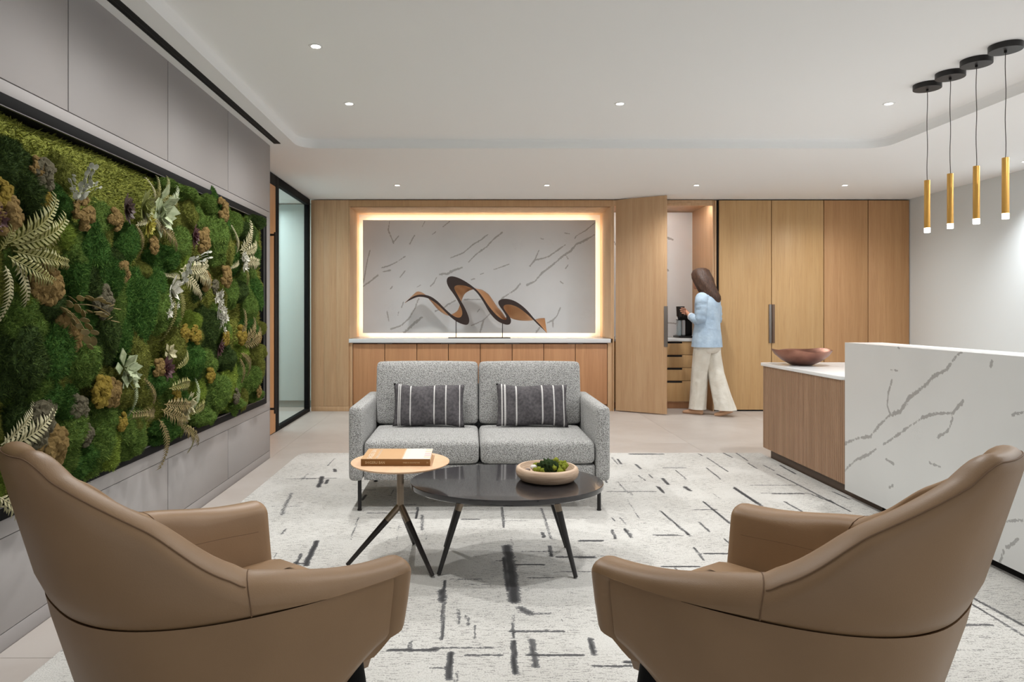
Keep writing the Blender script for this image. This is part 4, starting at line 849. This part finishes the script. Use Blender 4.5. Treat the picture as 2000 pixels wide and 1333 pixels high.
def leafmat(name, c1, c2):
    g = G(name, 0.6); v = g.coord(); g.color(g.mix(g.step(g.noise(v, 6, 3), .3, .7), c1, c2)); return g.m
FM = {'y': leafmat('olive_yellow_fern', (134, 130, 70), (108, 106, 54)), 'w': leafmat('bleached_fern', (180, 174, 138), (150, 144, 108)), 'b': leafmat('bronze_fern', (132, 116, 70), (106, 93, 55)), 'g': leafmat('pale_sage_leaf', (164, 172, 138), (132, 144, 108))}
def put_frond(u, v, L, ang, m, k, off=.07):
    Y, Z = onwall(u, v, off); a = math.radians(ang)           # angle in the wall plane: 0 = along +Y, 90 = up
    ex = Vector((0.18, math.cos(a), math.sin(a))).normalized(); ez = Vector((1, 0, 0)); ez = (ez-ex*ez.dot(ex)).normalized(); ey = ez.cross(ex)
    R_ = Matrix((ex, ey, ez)).transposed()
    dupmesh(FR[k % 4], 'fern_frond', ms, Vector((XL+off, Y, Z))-ORGM, R_.to_euler(), (L*.82, L*.82, L*.82), FM[m])
for q in [(15,475,.36,32,'y',0),(20,480,.34,12,'y',2),(25,490,.34,-12,'y',0),(15,500,.28,-35,'y',2),(0,490,.22,75,'y',1),(25,505,.30,-72,'w',3),(10,520,.26,-95,'w',3),
          (300,400,.17,75,'y',0),(305,400,.22,48,'y',0),(310,390,.28,8,'y',1),(300,400,.15,98,'w',3),(320,405,.2,30,'g',2),(290,420,.26,-30,'w',3),(265,440,.20,-60,'b',3),(300,430,.30,-35,'b',0),
          (352,525,.34,-5,'w',2),(358,515,.40,-25,'w',0),(350,530,.30,-45,'w',2),(345,560,.26,-70,'y',1),(335,575,.28,-95,'y',3),(350,540,.22,190,'w',1),
          (468,490,.30,40,'w',2),(470,495,.34,12,'w',0),(470,505,.34,-15,'w',2),(472,515,.30,-55,'y',3),(462,495,.22,120,'w',1),(465,510,.24,200,'w',3),
          (470,670,.34,25,'b',0),(475,675,.34,5,'b',2),(470,690,.30,-30,'b',1),(468,700,.28,-75,'b',3),(465,665,.26,60,'b',0),
          (300,810,.30,165,'b',0),(315,800,.30,-35,'b',2),(320,790,.34,-15,'b',0),(330,760,.34,10,'y',1),(345,720,.26,25,'y',3),(310,820,.30,-70,'b',1),(350,830,.30,-40,'b',0),(300,790,.24,120,'b',3),
          (2,870,.26,40,'w',1),(0,880,.34,15,'w',0),(0,990,.30,-15,'w',0),(-5,970,.26,-50,'w',2),(260,745,.2,-90,'g',3),(375,800,.26,60,'g',3),(370,810,.28,20,'y',1),(365,830,.24,-60,'y',3),(265,440,.22,20,'w',3)]:
    put_frond(*q)
# eucalyptus sprigs, hydrangea heads, succulent rosettes, folded pale leaves
def sprig(seed, n=9):
    rr = random.Random(seed); mb = MB(); pts = [Vector((k/n, .12*math.sin(3*k/n), .1*math.sin(2.5*k/n))) for k in range(n+1)]; mb.tube(pts, .012, 5)
    for k in range(1, n+1):
        for sg in (-1, 1):
            c = pts[k]+Vector((.05, sg*.12, rr.uniform(0, .1))); r_ = rr.uniform(.07, .10); e2 = Vector((rr.uniform(-.4, .4), rr.uniform(-.6, .6), 1)).normalized(); e1 = Vector((1, rr.uniform(-.6, .6), 0)).normalized(); ring = [c+e1*(r_*math.cos(a))+e2*(r_*.75*math.sin(a)) for a in [6.283*j/8 for j in range(8)]]
            mb.loft([ring, [q-e1.cross(e2)*.008 for q in ring]])
    me = bpy.data.meshes.new('eucalyptus_sprig'); me.from_pydata(mb.v, [], mb.f); me.materials.append(FM['g']); return me
SPg = [sprig(1), sprig(2, 7)]; silver = leafmat('silver_eucalyptus', (186, 186, 172), (150, 152, 138))
def place(me, name, u, v, L, ang, mat, off=.08, lift=.35):
    Y, Z = onwall(u, v, off); a = math.radians(ang); ex = Vector((lift, math.cos(a), math.sin(a))).normalized(); ez = Vector((1, 0, 0)); ez = (ez-ex*ez.dot(ex)).normalized()
    return dupmesh(me, name, ms, Vector((XL+off, Y, Z))-ORGM, Matrix((ex, ez.cross(ex), ez)).transposed().to_euler(), (L, L, L), mat)
for q in [(150,395,.15,92,silver),(143,385,.12,150,silver),(153,385,.10,40,silver),(352,560,.16,100,silver),(118,600,.22,-10,FM['b']),(105,590,.2,-60,FM['b']),(370,520,.15,30,silver)]: place(SPg[int(q[0]) % 2], 'eucalyptus_sprig', *q)
def flower(seed, petals, layers, spread):
    rr = random.Random(seed); mb = MB()
    for l in range(layers):
        for k in range(petals):
            a = 6.283*(k+.5*l)/petals; tilt = math.radians(15+spread*l); d = Vector((math.cos(a)*math.cos(tilt), math.sin(a)*math.cos(tilt), math.sin(tilt))); s = Vector((-math.sin(a), math.cos(a), 0)); ln = 1-.18*l
            q = [d*.1, d*ln*.6+s*.28*ln, d*ln, d*ln*.6-s*.28*ln]; mb.add(q+[x-Vector((0, 0, .04)) for x in q], [(0, 1, 2, 3), (7, 6, 5, 4), (0, 4, 5, 1), (1, 5, 6, 2), (2, 6, 7, 3), (3, 7, 4, 0)])
    me = bpy.data.meshes.new('rosette'); me.from_pydata(mb.v, [], mb.f); me.materials.append(FM['g']); return me
ROS = flower(1, 8, 4, 20); LEAFY = flower(2, 5, 2, 30)
burg = leafmat('burgundy_succulent', (84, 44, 46), (60, 34, 38)); brown = leafmat('brown_cone', (74, 56, 48), (56, 42, 38)); hyd = leafmat('white_hydrangea', (206, 204, 190), (172, 170, 156)); spike = leafmat('olive_air_plant', (120, 124, 62), (92, 98, 46))
for u, v, r_, m_, me in [(257,408,.075,brown,ROS),(332,722,.075,burg,ROS),(386,462,.075,burg,ROS),(290,405,.10,spike,ROS),(325,405,.13,FM['g'],LEAFY),(322,425,.11,FM['g'],LEAFY),(345,565,.09,hyd,LEAFY),(255,720,.10,FM['g'],LEAFY),(260,740,.09,FM['g'],LEAFY),(375,790,.09,FM['w'],LEAFY),(368,805,.08,FM['w'],LEAFY),(300,440,.065,leafmat('yellow_blossom', (172, 164, 66), (148, 140, 50)),ROS),(8,430,.055,burg,ROS),(435,680,.07,burg,ROS),(340,690,.06,FM['w'],LEAFY)]:
    Y, Z = onwall(u, v, .1); stick(me, 'rosette', Y, Z, XL+.07, (r_, r_, r_), random.uniform(0, 6), (random.uniform(-.3, .1), random.uniform(-.3, .3)), m_)
for u, v, n, r_ in [(425,588,9,.05),(432,615,10,.05),(430,632,10,.055),(475,510,12,.06),(330,605,4,.045),(338,585,3,.04)]:
    Y, Z = onwall(u, v, .09)
    hd = thing('hydrangea_head', None, None, (0, 0, 0)); hd.parent = ms; hd.location = Vector((XL+.08, Y, Z))-ORGM; ORG[hd.name] = Vector((XL+.08, Y, Z))
    for k in range(n): o = stick(LEAFY, 'petal_cluster', 0, 0, 0, (r_*.62,)*3, random.uniform(0, 6), (random.uniform(-.4, .4), random.uniform(-.4, .4)), hyd); o.parent = hd; o.location = (random.uniform(0, .03), random.uniform(-r_, r_), random.uniform(-r_, r_))

# ------------------------------------------------------------------ downlights
def downlight(label, x, y, z, power, group, r=0.026, size=158, lit=True, blend=1.0, tint=(1, .985, .96)):
    t = thing('downlight', label, 'downlight', (x, y, z-0.004), group=group)
    MB().lathe([(r*1.0, z-0.0035), (r*1.5, z-0.0035), (r*1.55, z-0.0005), (r*1.0, z-0.0005)], (x, y), 28, cap=False).build('trim_ring', M['ceil'], t)
    MB().lathe([(0.0005, z-0.0025), (r, z-0.0025), (r, z-0.0005)], (x, y), 28).build('lens', M['lens'], t)
    l = bpy.data.lights.new('downlight_beam', 'SPOT'); l.energy = power; l.spot_size = math.radians(size); l.spot_blend = blend; l.shadow_soft_size = 0.05; l.color = tint
    o = bpy.data.objects.new('downlight_beam', l); link(o, t); o.location = (0, 0, -0.02); return t
gt, gs = 'downlights in the recessed ceiling tray', 'downlights in the soffit along the cabinets'
PW = 80
downlight('small round downlight in the ceiling tray, nearer the moss picture, second before the sofa', -0.848, 3.742, ZC, PW, gt)
downlight('small round downlight in the ceiling tray, moss picture side, in line with the sofa back', -0.848, 4.77, ZC, PW, gt)
downlight('small round downlight in the ceiling tray above the middle of the sofa', 1.045, 4.77, ZC, PW, gt)
downlight('small round downlight in the ceiling tray beyond the pendant lamps', 2.924, 4.77, ZC, PW, gt)
for x, y, lb in ((1.045, 2.7, 'over the coffee table, between the armchairs'), (2.924, 2.7, 'beside the pendant lamps, over the desk ledge'), (-0.848, 2.70, 'over the armchair beside the moss picture, unseen, added to brighten the moss')):  # the one over the moss-side armchair is unseen, added to brighten the moss
    downlight('small round downlight in the ceiling tray '+lb, x, y, ZC, PW, gt)
for k, u in enumerate((776, 1068, 1360, 1650)):
    downlight('small round downlight in the soffit in front of the '+['oak panel and niche', 'marble panel and sculpture', 'open coffee nook', 'closed tall cabinets'][k], (u-CX)*7.39/F, 7.39, ZS, PW*0.8, gs)
downlight('wall washing downlight in the soffit beside the white wall, nearer the tall cabinets', 5.06, 6.22, ZS, 130, gs, size=110, tint=(.95, .98, 1))
downlight('wall washing downlight in the soffit beside the white wall, behind the pendant lamps', 5.06, 4.4, ZS, 80, gs, size=110, tint=(.95, .98, 1))
# ------------------------------------------------------------------ pendants
nth4 = ['first', 'second', 'third', 'fourth']
for k, off in enumerate((892, 937, 988, 1045)):
    x = 2.92; y = x*F/off
    t = thing('pendant_lamp', f'brass tube pendant over the desk, {nth4[k]} in the row from the oak cabinets', 'pendant lamp', (x, y, 1.71), group='brass tube pendants over the desk')
    MB().lathe([(0.001, ZC-0.033), (0.0775, ZC-0.033), (0.079, ZC-0.031), (0.079, ZC-0.0005), (0.001, ZC-0.0005)], (x, y), 48).build('canopy', M['blackmetal'], t)
    MB().lathe([(0.007, ZC-0.045), (0.007, ZC-0.033)], (x, y), 12).build('cord_grip', M['blackmetal'], t)
    MB().tube([(x+0.0022*math.sin(q*.9+k), y, ZC-0.035-(ZC-0.035-2.045)*q/14) for q in range(15)], 0.0021, 6).build('cord', plain('dark_cord', (70, 66, 62), 0.7), t)
    MB().lathe([(0.001, 2.046), (0.0165, 2.046), (0.0172, 2.044), (0.0172, 1.742), (0.0155, 1.742)], (x, y), 28).build('tube', M['brass'], t)
    MB().lathe([(0.001, 1.712), (0.0165, 1.712), (0.0168, 1.741), (0.001, 1.741)], (x, y), 24).build('diffuser', M['tip'], t)
    l = bpy.data.lights.new('pendant_beam', 'SPOT'); l.energy = 9; l.spot_size = math.radians(100); l.spot_blend = 1; l.shadow_soft_size = 0.016; l.color = (1, .94, .85)
    o = bpy.data.objects.new('pendant_beam', l); link(o, t); o.location = (0, 0, -0.012)
# ------------------------------------------------------------------ coffee machine, cup and the walking person
cm = thing('coffee_machine', 'small black and steel capsule coffee machine on the nook worktop', 'coffee machine', (2.735, 8.78, 0.8785)); zt = 0.8785
box('base', M['blackmetal'], cm, 2.645, 2.83, 8.66, 8.92, zt, zt+0.025, 0.006); rbox(2.742, 2.83, 8.70, 8.92, zt+0.02, zt+0.275, 0.02, 6).build('body', M['black'], cm, ang=60)
tk = G('clear_water_tank', 0.08, 0, (200, 214, 220)); tk.b.inputs['Transmission Weight'].default_value = 0.6
rbox(2.650, 2.695, 8.72, 8.80, zt+0.026, zt+0.225, 0.012, 6).build('water_tank', tk.m, cm, ang=60); rbox(2.700, 2.742, 8.70, 8.80, zt+0.026, zt+0.23, 0.008, 6).build('steel_column', plain('machine_steel', (196, 200, 204), .3, .8), cm, ang=60)
rbox(2.668, 2.80, 8.68, 8.82, zt+0.23, zt+0.295, 0.025, 6).build('brew_head', M['black'], cm, ang=60); box('tank_lid', M['black'], cm, 2.648, 2.697, 8.718, 8.802, zt+0.226, zt+0.234, .002)
pc = Vector((2.775, 8.0, 0)); ff = Vector((-.72, .69, 0)).normalized(); ll = Vector((-ff.y, ff.x, 0))        # facing and her left-hand side
pe = thing('person', 'person in a pale blue blazer and wide cream trousers walking with a black cup', 'person', (pc.x, pc.y, 0.0))
skin = plain('skin', (206, 150, 122), .55); O_ = ORG[pe.name]
cupc = Vector((2.512, 8.17, 1.212))
def skinned(name, chains, mat, parent, root):
    me = bpy.data.meshes.new(name); V = []; E = []; R_ = []; key = {}
    for ch in chains:
        prev = None
        for p, r_ in ch:
            k = tuple(round(c, 4) for c in p)
            if k not in key: key[k] = len(V); V.append(tuple(Vector(p)-O_)); R_.append(r_)
            if prev is not None and prev != key[k]: E.append((prev, key[k]))
            prev = key[k]
    me.from_pydata(V, E, []); o = bpy.data.objects.new(name, me); link(o, parent)
    m_ = o.modifiers.new('skin', 'SKIN'); m_.use_smooth_shade = True
    for i, sv in enumerate(me.skin_vertices[0].data): sv.radius = (R_[i], R_[i]); sv.use_root = (i == 0)
    s2 = o.modifiers.new('sub', 'SUBSURF'); s2.levels = 2; s2.render_levels = 2; me.materials.append(mat); return o
def at(a, b, z): p = pc+ff*a+ll*b; return (p.x, p.y, z)
pel, spn, chs, nek, hb = at(0, 0, .90), at(.0, 0, 1.10), at(0.0, 0, 1.30), at(.015, 0, 1.43), at(.035, 0, 1.50)
head = Vector(at(.085, 0.0, 1.595))
elb, wri = Vector((2.640, 7.87, 1.098)), Vector((2.585, 8.06, 1.165)); sh = Vector(at(0, .155, 1.375)); palm = Vector((2.583, 8.125, 1.195)); knk = Vector((2.576, 8.118, 1.212))
chains = [[(pel, .11), (spn, .10), (chs, .105), (nek, .052), (hb, .05)],
          [(chs, .105), (tuple(sh), .05), (tuple(elb), .036), (tuple(wri), .024), (tuple(palm), .026)],
          [(chs, .105), (at(0, -.155, 1.375), .05), (at(-.02, -.22, 1.10), .036), (at(.20, -.16, 1.10), .024), (at(.27, -.13, 1.11), .024)],
          [(pel, .11), (at(.02, .08, .80), .075), ((2.69, 8.02, .45), .05), ((2.685, 8.07, .09), .035), ((2.61, 8.10, .04), .03)],
          [(pel, .11), (at(-.02, -.08, .80), .075), ((2.86, 7.96, .46), .05), ((2.955, 7.90, .12), .035), ((2.89, 7.92, .05), .03)]]
rad = .050
for k, (dz, ln) in enumerate(((.030, .9), (.010, 1.0), (-.010, .95), (-.030, .8))):      # four fingers wrapped round the near side of the cup
    ch = [(tuple(palm), .026)]; a0 = -0.15
    for j in range(4):
        a = a0-0.62*j*ln; ch.append(((cupc.x+(rad+.008)*math.cos(a), cupc.y+(rad+.008)*math.sin(a), cupc.z+dz+.004*j), .0085-.0006*j))
    chains.append(ch)
chains.append([(tuple(palm), .026), (cupc.x+.066, cupc.y+.022, cupc.z+.02), (cupc.x+.05, cupc.y+.05, cupc.z+.035), (cupc.x+.02, cupc.y+.062, cupc.z+.04)])
chains[-1] = [(chains[-1][0][0], .026)]+[(c, .010-.001*i) for i, c in enumerate(chains[-1][1:])]
skinned('body', chains, skin, pe, pel)
hf = Vector((-.50, .87, 0)).normalized(); hl = Vector((-hf.y, hf.x, 0))
hm = MB()                                            # head with jaw, nose, ears
rings = []
for a, hw, dp, fw_ in ((-.115, .028, .030, .050), (-.10, .045, .055, .035), (-.07, .058, .078, .012), (-.03, .068, .092, 0), (.02, .073, .098, -.004), (.06, .070, .094, -.008), (.09, .056, .078, -.012), (.112, .030, .045, -.014), (.12, .006, .01, -.014)):
    rings.append([tuple(head+hf*(fw_+dp*math.cos(t))+hl*(hw*math.sin(t))+Vector((0, 0, a))) for t in [6.283*k/20 for k in range(20)]])
hm.loft(rings); hd = hm.build('head', skin, pe, ang=80); hd.data.name = 'head'
MB().loft([[tuple(head+hf*(.088+x)+hl*y+Vector((0, 0, z))) for x, y, z in r_] for r_ in ([(0, -.006, .03), (.006, 0, .03), (0, .006, .03)], [(0, -.013, -.02), (.024, 0, -.02), (0, .013, -.02)], [(0, -.01, -.03), (.008, 0, -.032), (0, .01, -.03)])]).build('nose', skin, hd)
for sg in (-1, 1):
    e_ = head+hf*.084+hl*(.030*sg)+Vector((0, 0, .022)); MB().sphere(e_, .011).build('eye', plain('eye_dark', (40, 30, 26), .2), hd); MB().sphere(head+hl*(.074*sg)+hf*(-.005), (.012, .016, .028)).build('ear', skin, hd)
m0 = head+hf*.086+Vector((0, 0, -.062)); MB().tube([m0-hl*.022, m0+hf*.006, m0+hl*.022], [.003, .006, .003], 8).build('mouth', plain('lips', (170, 92, 84), .5), hd)
# hair: a chin-length-and-longer brown mane covering the back and the near side of the face
g = G('brown_hair', .5); v = g.coord('Object', (60, 60, 4)); g.color(g.mix(g.step(g.noise(v, 3, 4, .6), .3, .7), (94, 66, 50), (50, 34, 28))); g.bump(g.noise(v, 3, 3), .5, .006)
rings = []
for z, hw, dp, fw_, sl in ((.134, .015, .02, -.012, 0), (.128, .048, .058, -.012, 0), (.102, .082, .096, -.012, 0), (.060, .099, .113, -.014, 0), (.010, .108, .126, -.028, 0), (-.045, .110, .124, -.050, 0), (-.10, .112, .114, -.076, -.010), (-.155, .114, .102, -.104, -.026), (-.205, .110, .088, -.128, -.044), (-.245, .100, .070, -.142, -.054), (-.272, .080, .050, -.150, -.060), (-.284, .048, .026, -.154, -.062)):
    r_ = []
    for k in range(48):
        t = 6.283*k/48; c, s = math.cos(t), math.sin(t); wob = 1+.05*math.sin(7*t+z*26)+.035*math.sin(19*t-z*18); op = 1.0
        if c > .72 and z < .06: op = .78                                     # leaves the face free at the very front
        r_.append(tuple(head+hf*(fw_+dp*c*wob*op)+hl*(hw*s*wob+sl)+Vector((0, 0, z))))
    rings.append(r_)
MB().loft(rings).build('hair', g.m, pe, ang=80)
# blazer: torso, sleeves, lapel collar
def cloth(name, c1, c2, sc_):
    g = G(name, .9); v = g.coord(); g.color(g.mix(g.step(g.noise(v, 9, 3), .3, .7), c1, c2)); g.bump(g.math('ADD', g.noise(v, 11, 2), g.math('MULTIPLY', g.noise(v, 400, 2), .1)), .55, .03); return g.m
bl = cloth('pale_blue_linen', (186, 206, 224), (168, 190, 212), 1)
def ring(c, ax, ay, rx_, ry_, z=None, n=36, fold=0, ph=0):
    return [tuple(Vector(c)+ax*(rx_*math.cos(t)*(1+fold*math.sin(7*t+ph)))+ay*(ry_*math.sin(t)*(1+fold*math.sin(7*t+ph)))) for t in [6.283*k/n for k in range(n)]]
mb = MB(); T_ = []
for z, hw, dp, a, b, fo in ((.800, .205, .165, -.004, .012, .03), (.83, .203, .162, -.003, .011, .03), (.93, .196, .152, 0, .006, .02), (1.03, .188, .138, 0, .004, .012), (1.12, .186, .130, 0, 0, .012), (1.22, .194, .130, .0, 0, .01), (1.31, .200, .126, 0, 0, .006), (1.365, .192, .108, .0, 0, 0), (1.405, .150, .085, .005, 0, 0), (1.432, .095, .072, .012, 0, 0), (1.455, .068, .062, .016, 0, 0)):
    T_.append(ring(at(a, b, z), ll, ff, hw, dp, fold=fo, ph=z*9))
mb.loft(T_)
def sleeve(pts, rad_):
    path = []; rr_ = []
    for i in range(len(pts)-1):
        for k in range(6): t = k/6; path.append(Vector(pts[i]).lerp(Vector(pts[i+1]), t)); rr_.append(rad_[i]*(1-t)+rad_[i+1]*t+.0035*math.sin((i*6+k)*1.9))
    path.append(Vector(pts[-1])); rr_.append(rad_[-1]); mb.tube(path, rr_, 20)
el2 = elb+Vector((.012, .0, .02))
sleeve([tuple(Vector(at(0, .12, 1.375))), tuple(Vector(at(-.005, .165, 1.345))), tuple(sh.lerp(elb, .5)+Vector((.01, -.012, .0))), tuple(el2), tuple(elb.lerp(wri, .25)), tuple(elb.lerp(wri, .78))], [.072, .074, .064, .060, .056, .044])
sleeve([at(0, -.12, 1.375), at(-.005, -.165, 1.345), at(-.02, -.21, 1.22), at(-.02, -.215, 1.11), at(.05, -.2, 1.10), at(.17, -.165, 1.10)], [.072, .072, .062, .058, .054, .044])
bz_ = mb.build('blazer', bl, pe, ang=80)
cuffp = [elb.lerp(wri, .74), elb.lerp(wri, .86)]; MB().tube(cuffp, [.047, .045], 20).build('cuff', cloth('blazer_cuff_lining', (226, 232, 240), (212, 220, 232), 1), bz_)
MB().tube([elb.lerp(wri, .96), elb.lerp(wri, 1.02)], [.027, .026], 16).build('bracelet', plain('gold_bracelet', (214, 180, 120), .3, .8), pe)
MB().loft([ring(at(.012, 0, z), ll, ff, a, b) for z, a, b in ((1.43, .088, .07), (1.455, .085, .072), (1.462, .077, .066), (1.44, .072, .06))]).build('collar', bl, bz_)
# trousers with pressed creases
tr = cloth('cream_trousers', (230, 226, 216), (220, 214, 202), 1); mb = MB(); Z_ = Vector((0, 0, 1))
mb.loft([ring(at(a, 0, z), ll, ff, hw, dp) for z, hw, dp, a in ((1.0, .150, .115, 0), (.92, .172, .135, 0), (.84, .182, .145, -.005), (.77, .178, .140, -.005), (.73, .150, .11, -.005))])
ax, ay = Vector((1, 0, 0)), Vector((0, 1, 0))
for pts in (((at(.015, .075, .84), .100, .115), (at(.03, .07, .72), .100, .112), ((2.695, 8.02, .50), .094, .100), ((2.688, 8.05, .25), .094, .104), ((2.682, 8.07, .10), .096, .110), ((2.681, 8.07, .062), .097, .112)),
            ((at(-.015, -.075, .84), .100, .115), (at(-.03, -.065, .72), .100, .112), ((2.862, 7.97, .50), .094, .100), ((2.912, 7.93, .25), .105, .108), ((2.943, 7.905, .11), .118, .115), ((2.950, 7.90, .075), .122, .116))):
    rr_ = []
    for i in range(len(pts)-1):
        (c0, a0, b0), (c1, a1, b1) = pts[i], pts[i+1]
        for k in range(4): t = k/4; rr_.append(ring(Vector(c0).lerp(Vector(c1), t), ax, ay, a0+(a1-a0)*t, b0+(b1-b0)*t, fold=.02+.035*(i/4), ph=i+k*.25))
    rr_.append(ring(pts[-1][0], ax, ay, pts[-1][1], pts[-1][2], fold=.05, ph=5)); mb.loft(rr_)
mb.build('trousers', tr, pe, ang=80)
shm = plain('tan_suede', (208, 166, 134), .8)
def shoe(toe, heel, lift):
    d = (Vector(toe)-Vector(heel)); L = d.length; d.normalize(); s = Vector((-d.y, d.x, 0)).normalized(); rings = []
    for t, hw, hh, z in ((0, .006, .03, .03), (.03, .026, .055, .0), (.15, .034, .062, 0), (.35, .036, .064, 0), (.55, .042, .055, 0), (.75, .045, .045, 0), (.92, .034, .034, 0), (.99, .014, .022, .004), (1, .004, .012, .008)):
        c = Vector(heel).lerp(Vector(toe), t); zb = lift*(1-min(1, t/.68))**1.3
        rings.append([tuple(c+s*(hw*math.cos(a))+Z_*(zb+z+max(0, hh*(.5+.5*math.sin(a))*(1 if math.sin(a) > -.6 else .0)))) for a in [6.283*k/16 for k in range(16)]])
    MB().loft(rings).build('shoe', shm, pe, ang=80)
shoe((2.535, 8.16, 0.001), (2.735, 8.02, 0.001), 0.0); shoe((2.835, 7.945, 0.001), (3.03, 7.865, 0.001), .055)
o = MB().lathe([(0.001, cupc.z-.062), (.040, cupc.z-.062), (.044, cupc.z-.05), (.049, cupc.z+.062), (.046, cupc.z+.062), (.041, cupc.z-.05), (.001, cupc.z-.052)], (cupc.x, cupc.y), 32).build('cup', plain('matt_black_cup', (28, 27, 27), .5), None, ang=50); tag(o, 'matt black cup held in the hand of the person', 'cup')
